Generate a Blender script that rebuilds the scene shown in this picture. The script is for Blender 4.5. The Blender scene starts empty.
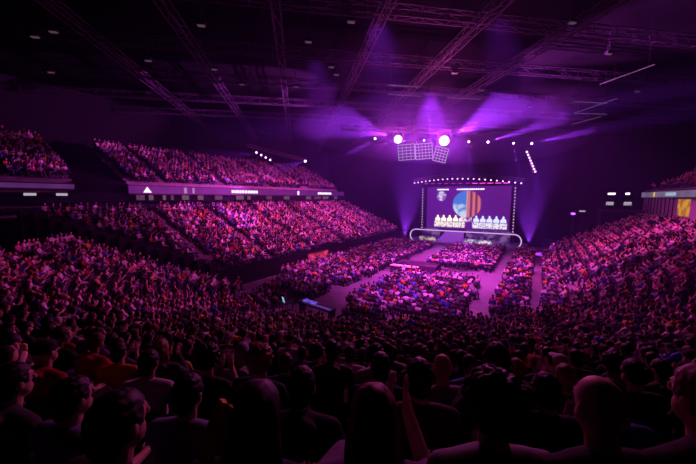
import bpy, bmesh, math, random
import numpy as np
from mathutils import Vector, Matrix, noise

random.seed(7)
rng = np.random.default_rng(11)
SC = bpy.context.scene
COL = SC.collection
R = math.radians

# ------------------------------------------------------------------ camera, world, exposure
# metres; +Y runs down the hall towards the stage, floor at z = 0
cam = bpy.data.cameras.new('camera')
cam.lens = 309 / 696 * 36
cam.sensor_width = 36
cam.clip_start = 0.05
cam.clip_end = 400
camo = bpy.data.objects.new('camera', cam)
camo.location = (0, 0, 9)
camo.rotation_euler = (R(90) - math.atan(34 / 309), 0, R(32))
COL.objects.link(camo)
SC.camera = camo
SC.view_settings.view_transform = 'Standard'
SC.view_settings.look = 'None'
SC.view_settings.exposure = 0.0
SC.view_settings.gamma = 1.0
SC.view_settings.use_curve_mapping = False
SC.cycles.max_bounces = 4
SC.cycles.diffuse_bounces = 2
SC.cycles.glossy_bounces = 2
SC.cycles.transmission_bounces = 2
SC.cycles.volume_bounces = 0
SC.cycles.caustics_reflective = False
SC.cycles.caustics_refractive = False

world = bpy.data.worlds.new('world')
SC.world = world
world.use_nodes = True
world.node_tree.nodes['Background'].inputs[0].default_value = (0.010, 0.003, 0.018, 1)
world.node_tree.nodes['Background'].inputs[1].default_value = 0.25

HAZE = 0.0020            # scattering density of the stage haze
PINK = (1.0, 0.065, 0.62)
MAG = (0.86, 0.065, 0.88)
VIO = (0.34, 0.03, 1.0)
PUR = (0.58, 0.05, 1.0)
LAV = (0.85, 0.08, 1.0)
E1 = Vector((-0.661, 0.750, 0)); E2 = Vector((0.750, 0.661, 0))     # the roof grid's two directions


def spot(name, loc, target, watts, color, cone, blend=0.6, size=0.25):
    l = bpy.data.lights.new(name, 'SPOT')
    l.energy = watts; l.color = color; l.spot_size = R(cone); l.spot_blend = blend
    l.shadow_soft_size = size
    o = bpy.data.objects.new(name, l)
    o.location = loc
    d = Vector(target) - Vector(loc)
    o.rotation_euler = d.to_track_quat('-Z', 'Y').to_euler()
    COL.objects.link(o)
    return o


# wash lights of the rig: (position, aim, watts, colour, cone)
WASH = [
    ((-16, 24, 20.5), (-35, 30, 5), 31000, PINK, 70),
    ((-19, 47, 20.5), (-36, 44, 5), 38000, PINK, 75),
    ((-15, 54, 20.5), (-33, 56, 5), 30000, MAG, 70),
    ((-24, 30, 21), (-47, 32, 12), 6500, MAG, 80),
    ((-24, 48, 21), (-47, 52, 12), 7000, MAG, 80),
    ((-10, 31, 20.5), (-10, 38, 0), 95000, MAG, 56),
    ((-12, 54, 20.5), (-11, 50, 0), 60000, MAG, 50),
    ((-9, 17, 21), (-9.5, 28, 0), 52000, MAG, 44),
    ((-15, 19, 21), (-20.5, 31, 0), 36000, MAG, 42),
    ((-3, 20, 21), (-.5, 34, 1), 30000, MAG, 40),
    ((-1, 38, 20.5), (7, 42, 3), 27000, PINK, 75),
    ((-10, 22, 20.5), (-24, 8, 4), 9000, PINK, 60),
    ((-2, 32, 20.5), (5, 22, 3), 5500, PINK, 70),
    ((-9, 31, 20.5), (-5, 11, 3), 6500, (1.0, 0.13, 0.42), 60),
]
for i, (p, t, w, c, a) in enumerate(WASH):
    spot('wash_light', p, t, w, c, a, 0.9, 0.3)


# ------------------------------------------------------------------ helpers
def mat(name, base, rough=0.7, metal=0.0, emit=None, strength=0.0, var=0.12, scale=6.0, spec=0.3):
    m = bpy.data.materials.new(name); m.use_nodes = True
    nt = m.node_tree; b = nt.nodes['Principled BSDF']
    b.inputs['Roughness'].default_value = rough
    b.inputs['Metallic'].default_value = metal
    b.inputs['Specular IOR Level'].default_value = spec
    tc = nt.nodes.new('ShaderNodeTexCoord'); n = nt.nodes.new('ShaderNodeTexNoise')
    n.inputs['Scale'].default_value = scale; n.inputs['Detail'].default_value = 3
    nt.links.new(tc.outputs['Object'], n.inputs['Vector'])
    r = nt.nodes.new('ShaderNodeValToRGB')
    r.color_ramp.elements[0].position = 0.3; r.color_ramp.elements[1].position = 0.7
    r.color_ramp.elements[0].color = tuple(max(0, v * (1 - var)) for v in base) + (1,)
    r.color_ramp.elements[1].color = tuple(min(1, v * (1 + var)) for v in base) + (1,)
    nt.links.new(n.outputs['Fac'], r.inputs[0]); nt.links.new(r.outputs[0], b.inputs['Base Color'])
    if emit:
        b.inputs['Emission Color'].default_value = tuple(emit) + (1,)
        b.inputs['Emission Strength'].default_value = strength
    return m


def tint_mat(name, rough=0.8, attr=None, var=0.25, scale=14.0):
    """material whose colour is the object's own colour (or a colour attribute), with a little mottling"""
    m = bpy.data.materials.new(name); m.use_nodes = True
    nt = m.node_tree; b = nt.nodes['Principled BSDF']
    b.inputs['Roughness'].default_value = rough
    b.inputs['Specular IOR Level'].default_value = 0.25
    if attr:
        src = nt.nodes.new('ShaderNodeAttribute'); src.attribute_name = attr; out = src.outputs['Color']
    else:
        src = nt.nodes.new('ShaderNodeObjectInfo'); out = src.outputs['Color']
    tc = nt.nodes.new('ShaderNodeTexCoord'); n = nt.nodes.new('ShaderNodeTexNoise')
    n.inputs['Scale'].default_value = scale; n.inputs['Detail'].default_value = 4
    nt.links.new(tc.outputs['Object'], n.inputs['Vector'])
    mr = nt.nodes.new('ShaderNodeMapRange')
    mr.inputs['From Min'].default_value = 0.3; mr.inputs['From Max'].default_value = 0.7
    mr.inputs['To Min'].default_value = 1 - var; mr.inputs['To Max'].default_value = 1 + var
    nt.links.new(n.outputs['Fac'], mr.inputs['Value'])
    mx = nt.nodes.new('ShaderNodeVectorMath'); mx.operation = 'SCALE'
    nt.links.new(out, mx.inputs[0]); nt.links.new(mr.outputs[0], mx.inputs['Scale'])
    nt.links.new(mx.outputs[0], b.inputs['Base Color'])
    return m


def glow(name, color, strength):
    return mat(name, (0.02, 0.02, 0.02), 0.4, 0, color, strength)


M = {}
M['concrete'] = mat('concrete', (0.20, 0.18, 0.19), 0.75, var=0.2, scale=1.5)
M['floor'] = mat('hall_floor', (0.135, 0.125, 0.135), 0.5, var=0.1, scale=0.7)
M['stair'] = mat('stair_concrete', (0.16, 0.14, 0.16), 0.7, var=0.15, scale=2.0)
M['dark'] = mat('dark_wall', (0.010, 0.009, 0.012), 0.9, spec=0.05)
M['roof'] = mat('roof_deck', (0.006, 0.0055, 0.0075), 0.9, var=0.3, scale=0.25, spec=0.03)
M['steel'] = mat('painted_steel', (0.032, 0.03, 0.04), 0.6, 0.1)
M['blacksteel'] = mat('black_steel', (0.04, 0.04, 0.045), 0.5, 0.4)
M['chrome'] = mat('silver_truss', (0.55, 0.55, 0.6), 0.35, 0.8)
M['plastic'] = mat('black_plastic', (0.03, 0.03, 0.035), 0.5)
M['seat'] = mat('seat_plastic', (0.045, 0.03, 0.04), 0.55)
M['grey'] = mat('grey_panel', (0.35, 0.33, 0.36), 0.6)
M['cloth'] = tint_mat('cloth', 0.85, scale=9)
M['hair'] = tint_mat('hair', 0.55, var=0.4, scale=40)
M['skin'] = tint_mat('skin', 0.55, var=0.1, scale=8)
M['eye'] = mat('eye', (0.02, 0.015, 0.012), 0.2)
M['crowd'] = tint_mat('crowd_clothing', 0.8, attr='tint', var=0.15, scale=3)


def tag(o, label=None, cat=None, group=None, kind=None):
    if label: o['label'] = label
    if cat: o['category'] = cat
    if group: o['group'] = group
    if kind: o['kind'] = kind
    return o


def empty(name, loc=(0, 0, 0), rz=0.0):
    o = bpy.data.objects.new(name, None)
    o.empty_display_size = 0.2
    o.location = loc; o.rotation_euler = (0, 0, rz)
    COL.objects.link(o)
    return o


def link(name, me, m=None, parent=None, loc=None):
    o = bpy.data.objects.new(name, me)
    if m: me.materials.append(m)
    if loc: o.location = loc
    COL.objects.link(o)
    if parent: o.parent = parent
    return o


def build(name, bm, m, parent=None, loc=None, smooth=False):
    me = bpy.data.meshes.new(name)
    bm.normal_update(); bm.to_mesh(me); bm.free()
    if smooth:
        for p in me.polygons: p.use_smooth = True
    return link(name, me, m, parent, loc)


def copy_tree(o, parent=None):
    c = o.copy(); COL.objects.link(c)
    if parent: c.parent = parent
    for ch in list(o.children): copy_tree(ch, c)
    return c


def B(): return bmesh.new()


def box(bm, c, s, rot=None):
    mtx = Matrix.Translation(c)
    if rot is not None: mtx = mtx @ rot
    vs = [bm.verts.new(mtx @ Vector((x * s[0] / 2, y * s[1] / 2, z * s[2] / 2)))
          for x in (-1, 1) for y in (-1, 1) for z in (-1, 1)]
    for f in ((0, 1, 3, 2), (4, 6, 7, 5), (0, 4, 5, 1), (2, 3, 7, 6), (0, 2, 6, 4), (1, 5, 7, 3)):
        bm.faces.new([vs[i] for i in f])


def bar(bm, a, b, w, h=None):
    """square bar from a to b"""
    a = Vector(a); b = Vector(b); d = b - a
    q = d.to_track_quat('Y', 'Z').to_matrix().to_4x4()
    box(bm, (a + b) / 2, (w, d.length, h or w), q)


def tube(bm, a, b, r1, r2=None, n=10, cap=True):
    a = Vector(a); b = Vector(b); r2 = r1 if r2 is None else r2
    q = (b - a).to_track_quat('Z', 'Y')
    rings = []
    for p, r in ((a, r1), (b, r2)):
        rings.append([bm.verts.new(p + q @ Vector((math.cos(t) * r, math.sin(t) * r, 0)))
                      for t in (2 * math.pi * i / n for i in range(n))])
    for i in range(n):
        bm.faces.new((rings[0][i], rings[0][(i + 1) % n], rings[1][(i + 1) % n], rings[1][i]))
    if cap:
        bm.faces.new(rings[0][::-1]); bm.faces.new(rings[1])


def ball(bm, c, s, seg=16, rings=12, rot=None):
    mtx = Matrix.Translation(c)
    if rot is not None: mtx = mtx @ rot
    if isinstance(s, (int, float)): s = (s, s, s)
    bmesh.ops.create_uvsphere(bm, u_segments=seg, v_segments=rings, radius=1.0,
                              matrix=mtx @ Matrix.Diagonal((s[0], s[1], s[2], 1)))


def path(bm, pts, w, h=None):
    for a, b in zip(pts[:-1], pts[1:]): bar(bm, a, b, w, h)


# ------------------------------------------------------------------ the bowl: front line and rake
CTRL = [(-25.6, 24.5), (-24.6, 20.5), (-22.0, 17.2), (-17.5, 15.3), (-12.5, 16.2), (-6.0, 19.7), (-1.6, 22.8),
        (0.7, 25.6), (1.5, 29.5), (1.5, 36), (1.5, 44), (1.5, 54), (1.5, 62)]


def catmull(P, n=40):
    P = [np.array(p, float) for p in P]
    P = [2 * P[0] - P[1]] + P + [2 * P[-1] - P[-2]]
    out = []
    for i in range(1, len(P) - 2):
        for k in range(n):
            t = k / n; a, b, c, d = P[i - 1], P[i], P[i + 1], P[i + 2]
            out.append(0.5 * (2 * b + (c - a) * t + (2 * a - 5 * b + 4 * c - d) * t * t + (3 * b - a - 3 * c + d) * t ** 3))
    out.append(P[-2]); return np.array(out)


BASE = catmull(CTRL)
TAN = np.gradient(BASE, axis=0); TAN /= np.linalg.norm(TAN, axis=1)[:, None]
NRM = np.stack([TAN[:, 1], -TAN[:, 0]], 1)           # away from the floor
NS = len(BASE)
CPI = np.arange(len(CTRL)) * 40.0                      # sample index of every control point
SI = np.arange(NS)
D0 = 20.2                                              # the camera's distance behind the front line
WR = np.clip((SI - 5.6 * 40) / (2.6 * 40), 0, 1); WR = WR * WR * (3 - 2 * WR)
DMAX = np.interp(SI, [0, 2 * 40, 3.2 * 40, 4 * 40, 5.5 * 40, 7 * 40, 9 * 40, NS], [15, 15, 16.5, 22, 22, 15, 11.6, 11.6])


def tread(d, w):
    q = D0 - d
    e = 7.7 - 0.52 * q + 0.00737 * q * q
    r = 0.30 + 0.50 * d
    return e * (1 - w) + r * w


def cutline(x):                                        # the diagonal end of the left tier
    return 17.9 - 0.84 * (-27.5 - x)


ROWP = 0.85
ROWS = [D0 + ROWP - 1.0 - ROWP * j for j in range(-0, 24)]
ROWS = [d for d in ROWS if d > 0.4]                    # ROWS[0] is the camera's own row

PEOPLE = []     # dict(x, y, z, rz, block, row)


def end_tier():
    bm = B()
    for d in ROWS:
        a, b = d - 0.40, d + ROWP - 0.40
        prev = None
        for i in range(0, NS, 4):
            ok = d <= DMAX[i]
            pa = BASE[i] + NRM[i] * a; pb = BASE[i] + NRM[i] * b
            if pa[1] > cutline(pa[0]) - 1.6 and pa[0] < -20: ok = False
            if not ok:
                prev = None; continue
            z = float(tread(d, WR[i])); zl = float(tread(d - ROWP, WR[i])) if d > 1.2 else 0.0
            cur = [bm.verts.new((pa[0], pa[1], zl)), bm.verts.new((pa[0], pa[1], z)), bm.verts.new((pb[0], pb[1], z)),
                   bm.verts.new((pb[0], pb[1], 0 if d > DMAX[i] - ROWP else z - 0.02))]
            if prev:
                for k in range(3):
                    bm.faces.new((prev[k], prev[k + 1], cur[k + 1], cur[k]))
            prev = cur
    o = build('tier_end', bm, M['concrete']); tag(o, kind='structure')


end_tier()

LZ0, LSL, LX = 1.6, 0.45, -26.5
LROWS = [0.6 + ROWP * k for k in range(15)]            # left lower tier


def straight_tier(name, x0, sgn, rows, z0, sl, yr):
    """rows parallel to Y, stepping away from x0 in direction sgn; yr(x) gives the row's two ends"""
    bm = B()
    for k, d in enumerate(rows):
        xa = x0 + sgn * (d - 0.42); xb = x0 + sgn * (d + ROWP - 0.42)
        z = z0 + sl * d; zl = z - sl * ROWP if k else z0 - 1.6
        y0, y1 = yr(x0 + sgn * d)
        v = [bm.verts.new(p) for p in ((xa, y0, zl), (xa, y0, z), (xb, y0, z), (xb, y0, min(zl, z) - 2),
                                       (xa, y1, zl), (xa, y1, z), (xb, y1, z), (xb, y1, min(zl, z) - 2))]
        for f in ((0, 1, 5, 4), (1, 2, 6, 5), (0, 1, 2, 3), (4, 5, 6, 7), (2, 3, 7, 6)):
            bm.faces.new([v[i] for i in f])
    o = build(name, bm, M['concrete']); tag(o, kind='structure')


straight_tier('tier_left', LX, -1, LROWS, LZ0, LSL, lambda x: (cutline(x), 64 - 0.25 * (LX - x)))
UX, UZ, USL = -41.6, 10.7, 0.50
UROWS = [0.6 + ROWP * k for k in range(12)]
straight_tier('tier_upper_left', UX, -1, UROWS, UZ, USL, lambda x: (17.4, 62))
straight_tier('tier_upper_corner', UX, -1, UROWS, UZ, USL, lambda x: (1.0, 12.4))
RX, RZ, RSL = 13.6, 9.9, 0.5
RROWS = [0.6 + ROWP * k for k in range(9)]
straight_tier('tier_upper_right', RX, 1, RROWS, RZ, RSL, lambda x: (28, 67))

# floor, walls, roof
bm = B(); box(bm, (-14, 34, -0.25), (86, 92, 0.5)); tag(build('floor', bm, M['floor']), kind='structure')
bm = B(); box(bm, (-14, 34, 24.15), (86, 92, 0.3)); tag(build('ceiling', bm, M['roof']), kind='structure')
bm = B(); box(bm, (-56.7, 34, 12), (0.4, 92, 24)); tag(build('wall_left', bm, M['dark']), kind='structure')
bm = B(); box(bm, (28.7, 34, 12), (0.4, 92, 24)); tag(build('wall_right', bm, M['dark']), kind='structure')
bm = B(); box(bm, (-14, 79.8, 12), (86, 0.4, 24)); tag(build('wall_stage', bm, M['dark']), kind='structure')
bm = B(); box(bm, (-14, -11.8, 12), (86, 0.4, 24)); tag(build('wall_back', bm, M['dark']), kind='structure')
# parapet in front of the left tier, its diagonal end wall, the wall under the ribbon boards
bm = B(); box(bm, (LX + 0.35, 41, 1.05), (0.2, 46, 2.1)); tag(build('trim_1', bm, M['dark']), kind='structure')
bm = B()
for k in range(15):
    x = LX - 0.6 - ROWP * k; zt = LZ0 + LSL * (0.6 + ROWP * k) + 0.75
    y = cutline(x) - 0.12
    box(bm, (x, y, zt / 2), (ROWP + 0.01, 0.9, zt))
tag(build('trim_2', bm, M.get('drape') or mat('black_cloth', (.008, .007, .009), .95)), kind='structure')
bm = B(); box(bm, (-41.45, 35, 9.05), (0.3, 60, 1.0)); box(bm, (-44.0, 35, 9.0), (0.3, 66, 3.4)); box(bm, (-43.0, 35, 7.9), (3.4, 66, 0.3))
tag(build('wall_concourse', bm, M['dark']), kind='structure')
bm = B(); box(bm, (13.9, 47, 7.8), (0.3, 40, 2.6)); tag(build('wall_suites', bm, M['grey']), kind='structure')
M['drape'] = mat('black_drape', (.006, .005, .007), .95, spec=0.03)
bm = B()
v = [bm.verts.new(p) for p in ((-41.4, 12.4, 8), (-41.4, 17.4, 8), (-41.4, 12.4, 10.6), (-41.4, 17.4, 10.6), (-52.0, 12.4, 15.7), (-52.0, 17.4, 15.7), (-52.0, 12.4, 8), (-52.0, 17.4, 8))]
for f in ((0, 1, 3, 2), (2, 3, 5, 4), (4, 5, 7, 6), (0, 2, 4, 6), (1, 7, 5, 3), (0, 6, 7, 1)): bm.faces.new([v[k] for k in f])
tag(build('wall_curtain', bm, M['drape']), kind='structure')
# haze that hangs under the roof and over the stage
bm = B(); box(bm, (-13.8, 35.2, 9.7), (54, 61, 19.2))
hm = bpy.data.materials.new('stage_haze'); hm.use_nodes = True
nt = hm.node_tree
for n in list(nt.nodes):
    if n.type != 'OUTPUT_MATERIAL': nt.nodes.remove(n)
# blue tint put into the haze colour so pink washes scatter violet
vs = nt.nodes.new('ShaderNodeVolumeScatter')
vs.inputs['Color'].default_value = (0.36, 0.33, 1.0, 1); vs.inputs['Density'].default_value = HAZE; vs.inputs['Anisotropy'].default_value = 0.2
nt.links.new(vs.outputs[0], [n for n in nt.nodes if n.type == 'OUTPUT_MATERIAL'][0].inputs['Volume'])
ho = build('stage_haze', bm, hm)
tag(ho, 'purple stage haze hanging in the air of the whole hall', 'haze', kind='stuff')

# denser cloud added around the long lighting truss to strengthen the beam glow
bm = B(); ball(bm, E1 * 38.4 + E2 * 20 + Vector((0, 0, 17.6)), (20, 8.5, 4.2), 48, 24, Matrix.Rotation(R(41.4), 4, 'Z'))
hm2 = hm.copy(); hm2.name = 'beam_glow_haze'
[n for n in hm2.node_tree.nodes if n.type == 'VOLUME_SCATTER'][0].inputs['Density'].default_value = 0.010
ho = build('beam_glow_haze', bm, hm2)
tag(ho, 'thicker haze added around the long lighting truss to strengthen the beam glow', 'haze', kind='stuff')

# stairs down the tiers
n_st = 0


def stair_straight(y, w=1.0):
    global n_st
    n_st += 1
    bm = B()
    for d in LROWS:
        x = LX - d
        if y < cutline(x) + 1: continue
        z = LZ0 + LSL * d
        box(bm, (x + 0.22, y, z - 0.14), (0.45, w, 0.30))
        box(bm, (x - 0.21, y, z + 0.06), (0.42, w, 0.30))
    tag(build('stair_%d' % n_st, bm, M['stair']), kind='structure')


LAISLE = [18.5, 25.5, 33.0, 41.0, 49.5, 58.0]
for y in LAISLE: stair_straight(y)
EAISLE = [int(40 * v) for v in (2.1, 3.3, 5.75, 8.6, 9.55, 10.7)]


def stair_end(si):
    global n_st
    n_st += 1
    bm = B(); n = NRM[si]; q = Matrix.Rotation(math.atan2(TAN[si][1], TAN[si][0]), 4, 'Z')
    for d in ROWS:
        if d > DMAX[si] - 0.9 or d > 15.5: continue
        z = float(tread(d, WR[si])); h = z - float(tread(d - ROWP, WR[si]))
        p = BASE[si] + n * (d - 0.62)
        box(bm, (p[0], p[1], z - h * 0.75), (1.0, 0.44, h * 0.5), q)
    tag(build('stair_%d' % n_st, bm, M['stair']), kind='structure')


for si in EAISLE: stair_end(si)

# ------------------------------------------------------------------ the roof grid
def truss(name, a, b, w=0.6, h=0.8, step=2.0, chord=0.075, m=None, deep=True):
    """square lattice girder between a and b as one mesh"""
    a = Vector(a); b = Vector(b); d = (b - a); L = d.length; d.normalize()
    s = Vector((-d.y, d.x, 0)).normalized() if abs(d.z) < 0.9 else Vector((1, 0, 0))
    u = d.cross(s).normalized()
    bm = B()
    c = [s * (w / 2) + u * (h / 2), s * (-w / 2) + u * (h / 2), s * (-w / 2) - u * (h / 2), s * (w / 2) - u * (h / 2)]
    for k in c: bar(bm, a + k, b + k, chord)
    n = max(2, int(L / step))
    for i in range(n):
        p = a + d * (L * i / n); q = a + d * (L * (i + 1) / n)
        for j in range(4):
            k0, k1 = c[j], c[(j + 1) % 4]
            if i % 2: k0, k1 = k1, k0
            bar(bm, p + k0, q + k1, chord * 0.55)
            bar(bm, p + c[j], p + c[(j + 1) % 4], chord * 0.5)
    return build(name, bm, m or M['steel'])


def clip(p, d):
    """ends of the roof line through p along d inside the hall plan"""
    t0, t1 = -200, 200
    for k, lo, hi in ((0, -55, 27), (1, -9, 78)):
        if abs(d[k]) > 1e-6:
            a, b = (lo - p[k]) / d[k], (hi - p[k]) / d[k]
            t0, t1 = max(t0, min(a, b)), min(t1, max(a, b))
    return p + d * t0, p + d * t1


ORD = ['first', 'second', 'third', 'fourth', 'fifth', 'sixth', 'seventh', 'eighth', 'ninth', 'tenth', 'eleventh', 'twelfth',
       'thirteenth', 'fourteenth', 'fifteenth', 'sixteenth', 'seventeenth', 'eighteenth', 'nineteenth', 'twentieth',
       'twenty-first', 'twenty-second', 'twenty-third', 'twenty-fourth', 'twenty-fifth', 'twenty-sixth', 'twenty-seventh', 'twenty-eighth', 'twenty-ninth', 'thirtieth']
for i in range(6):
    e2 = -16.4 + 7.6 * i
    a, b = clip(E2 * e2 + Vector((0, 0, 22.3)), E1)
    o = truss('roof_truss', a, b)
    tag(o, 'grey steel roof truss running away from the camera, %s from the left of its set' % ORD[i], 'truss', 'roof trusses running towards the stage')
for i in range(6):
    e1 = 15.3 + 7.6 * i + 7.6 * 0
    a, b = clip(E1 * e1 + Vector((0, 0, 22.3)), E2)
    o = truss('roof_truss', a, b)
    tag(o, 'grey steel roof truss crossing the hall from left to right, %s nearest the camera' % ORD[i], 'truss', 'roof trusses crossing the hall')

# ------------------------------------------------------------------ stage
M['screen'] = glow('led_screen_purple', (0.085, 0.008, 0.21), 1.0)
M['white_led'] = glow('led_white', (0.9, 0.85, 1.0), 1.6)
M['edge_led'] = glow('led_edge', (0.75, 0.45, 1.0), 1.1)
M['warm_led'] = glow('led_cream', (1.0, 0.85, 0.70), 1.3)
M['blue_led'] = glow('led_pale_blue', (0.55, 0.62, 1.0), 1.4)
M['pink_led'] = glow('led_pink', (1.0, 0.06, 0.85), 2.2)
M['panel_led'] = glow('led_panel_violet', (0.20, 0.03, 0.42), 1.0)
M['deck'] = mat('stage_deck', (0.22, 0.20, 0.25), 0.35)


def pattern_mat(name, c0, c1, scale, strength, kind='noise', lo=0.42, hi=0.58):
    m = bpy.data.materials.new(name); m.use_nodes = True
    nt = m.node_tree; b = nt.nodes['Principled BSDF']
    b.inputs['Base Color'].default_value = (0.02, 0.02, 0.02, 1)
    tc = nt.nodes.new('ShaderNodeTexCoord')
    mp = nt.nodes.new('ShaderNodeMapping')
    nt.links.new(tc.outputs['Object'], mp.inputs['Vector'])
    if kind == 'wave':
        n = nt.nodes.new('ShaderNodeTexWave'); n.bands_direction = 'X'; n.inputs['Distortion'].default_value = 0.6
    elif kind == 'brick':
        n = nt.nodes.new('ShaderNodeTexVoronoi')
    else:
        n = nt.nodes.new('ShaderNodeTexNoise'); n.inputs['Detail'].default_value = 2
    n.inputs['Scale'].default_value = scale
    nt.links.new(mp.outputs[0], n.inputs['Vector'])
    r = nt.nodes.new('ShaderNodeValToRGB')
    r.color_ramp.elements[0].position = lo; r.color_ramp.elements[1].position = hi
    r.color_ramp.elements[0].color = c0 + (1,); r.color_ramp.elements[1].color = c1 + (1,)
    nt.links.new(n.outputs[0], r.inputs[0])
    nt.links.new(r.outputs[0], b.inputs['Emission Color']); b.inputs['Emission Strength'].default_value = strength
    return m, mp


SX = -13.0
bm = B(); box(bm, (-12.6, 63.0, 0.25), (21.5, 7.0, 0.5))
tag(build('stage_deck', bm, M['deck']), 'low dark stage platform on the floor below the big screen', 'stage')
bm = B(); box(bm, (-12.6, 66.6, 6.5), (26, 0.3, 13))
tag(build('trim_3', bm, M['dark']), kind='structure')

scr = empty('led_screen', (SX, 66.0, 2.6))
tag(scr, 'huge purple video screen above the stage showing a round blue and orange picture', 'screen')
bm = B(); box(bm, (0, 0, 4.35), (16.0, 0.25, 8.7)); build('screen_panel', bm, M['screen'], scr)
bm = B(); path(bm, [(-8.08, 0, -.08), (8.08, 0, -.08), (8.08, 0, 8.78), (-8.08, 0, 8.78), (-8.08, 0, -.08)], 0.16, 0.3); build('screen_frame', bm, M['blacksteel'], scr)
for k in (-7, -2.4, 2.4, 7):
    bm = B(); box(bm, (k, 0.1, -1.09), (0.2, 0.2, 2.02)); build('support', bm, M['blacksteel'], scr)


def disc_half(bm, c, r, side, t=0.04, n=40):
    ang = [math.pi / 2 + side * math.pi * i / n for i in range(n + 1)]
    f = [bm.verts.new((c[0] + math.cos(a) * r, c[1] - t, c[2] + math.sin(a) * r)) for a in ang]
    g = [bm.verts.new((c[0] + math.cos(a) * r, c[1], c[2] + math.sin(a) * r)) for a in ang]
    bm.faces.new(f); bm.faces.new(g[::-1])
    for i in range(n): bm.faces.new((f[i], f[i + 1], g[i + 1], g[i]))
    bm.faces.new((f[0], f[-1], g[-1], g[0]))


YF = -0.13
bm = B(); disc_half(bm, (0.12, YF, 5.15), 2.72, 1)
mm, mp = pattern_mat('picture_blue', (0.62, 0.80, 0.95), (0.02, 0.22, 0.75), 0.55, 0.85)
nt = mm.node_tree
nz = [n for n in nt.nodes if n.type == 'TEX_NOISE'][0]
sp = nt.nodes.new('ShaderNodeSeparateXYZ'); nt.links.new(mp.outputs[0], sp.inputs[0])
mr = nt.nodes.new('ShaderNodeMapRange'); mr.inputs['From Min'].default_value = 3.2; mr.inputs['From Max'].default_value = 6.4
mr.inputs['To Min'].default_value = -0.15; mr.inputs['To Max'].default_value = 0.25
nt.links.new(sp.outputs['Z'], mr.inputs['Value'])
ad = nt.nodes.new('ShaderNodeMath'); ad.operation = 'ADD'
nt.links.new(nz.outputs[0], ad.inputs[0]); nt.links.new(mr.outputs[0], ad.inputs[1])
rp = [n for n in nt.nodes if n.type == 'VALTORGB'][0]; nt.links.new(ad.outputs[0], rp.inputs[0])
build('round_picture_half', bm, mm, scr)['label'] = 'blue and white left half of the round picture'
bm = B(); disc_half(bm, (0.22, YF, 5.15), 2.72, -1)
mm, mp = pattern_mat('picture_stripes', (0.20, 0.03, 0.06), (0.85, 0.22, 0.16), 0.32, 0.75, 'wave', 0.15, 0.75)
build('round_picture_half', bm, mm, scr)['label'] = 'rust striped right half of the round picture'
bm = B(); box(bm, (0.17, YF - 0.05, 5.15), (0.18, 0.04, 5.3)); build('divider', bm, glow('led_tan', (0.8, 0.5, 0.4), 0.7), scr)
# sketched globe mark, upper left
bm = B(); bmesh.ops.create_circle(bm, cap_ends=True, segments=28, radius=1.0, matrix=Matrix.Translation((-4.95, YF - 0.02, 6.8)) @ Matrix.Rotation(R(90), 4, 'X'))
mm, mp = pattern_mat('globe_mark', (0.20, 0.10, 0.40), (0.75, 0.65, 1.0), 1.3, 0.9, 'noise', 0.45, 0.6)
build('globe_mark', bm, mm, scr)
# small blurred caption bars along the top edge
random.seed(3)
for x0, n in ((-5.9, 8), (-1.9, 16)):
    bm = B(); x = x0
    for k in range(n):
        w = random.uniform(0.14, 0.34)
        box(bm, (x + w / 2, YF - 0.02, 8.15), (w, 0.03, 0.28)); x += w + 0.08
    build('caption', bm, M['white_led'], scr)
# ten cut-out players, five cream and five pale blue, over two panels of name plates
for side in (0, 1):
    for k in range(5):
        x = (-5.6 + 1.22 * k) if side == 0 else (2.05 + 1.22 * k)
        z0 = 1.62
        bm = B()
        pts = [(-.52, 0), (.52, 0), (.54, .45), (.40, .68), (.17, .80), (.20, 1.02), (.13, 1.22), (0, 1.3), (-.13, 1.22), (-.20, 1.02), (-.17, .80), (-.40, .68), (-.54, .45)]
        v = [bm.verts.new((x + px, YF - 0.03, z0 + pz)) for px, pz in pts]
        g = [bm.verts.new((x + px, YF, z0 + pz)) for px, pz in pts]
        bm.faces.new(v); bm.faces.new(g[::-1])
        for i in range(len(pts)): bm.faces.new((v[i], v[(i + 1) % len(pts)], g[(i + 1) % len(pts)], g[i]))
        build('player_portrait', bm, M['warm_led'] if side == 0 else M['blue_led'], scr)
    mm, mp = pattern_mat('name_plates_%s' % ('cream', 'blue')[side], (0.06, 0.01, 0.14), ((0.95, 0.85, 0.8), (0.85, 0.82, 1.0))[side], 2.6, 1.0, 'brick', 0.12, 0.5)
    for k in range(5):
        x = (-5.7 + 1.26 * k) if side == 0 else (1.95 + 1.26 * k)
        bm = B(); box(bm, (x, YF - 0.02, 0.95), (1.2, 0.04, 1.15)); build('name_plate', bm, mm, scr)
bm = B(); box(bm, (0.15, YF - 0.02, 2.1), (2.1, 0.04, 0.95)); mm, mp = pattern_mat('emblem', (0.12, 0.02, 0.2), (1.0, 0.75, 0.95), 1.8, 1.0); build('emblem', bm, mm, scr)

# rounded light hoop around the playing area
hoop = []
hx0, hx1, hz0, hz1, hr = -22.4, -2.6, 0.35, 2.75, 1.15
for cx, cz, a0 in ((hx1 - hr, hz0 + hr, -90), (hx1 - hr, hz1 - hr, 0), (hx0 + hr, hz1 - hr, 90), (hx0 + hr, hz0 + hr, 180)):
    for i in range(9):
        a = R(a0 + 90 * i / 8); hoop.append((cx + math.cos(a) * hr, 59.9, cz + math.sin(a) * hr))
hp = empty('light_hoop', (0, 0, 0)); hp.location = (-12.5, 59.9, 0.5)
tag(hp, 'long rounded hoop of white light framing the playing area at the front of the stage', 'stage light')
bm = B(); path(bm, [(p[0] + 12.5, 0, p[2] - 0.5) for p in hoop + hoop[:1]], 0.16, 0.16); build('light_tube', bm, M['edge_led'], hp)
bm = B(); path(bm, [(p[0] + 12.5, 0.2, p[2] - 0.5) for p in hoop + hoop[:1]], 0.3, 0.3); build('tube_housing', bm, M['blacksteel'], hp)
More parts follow.
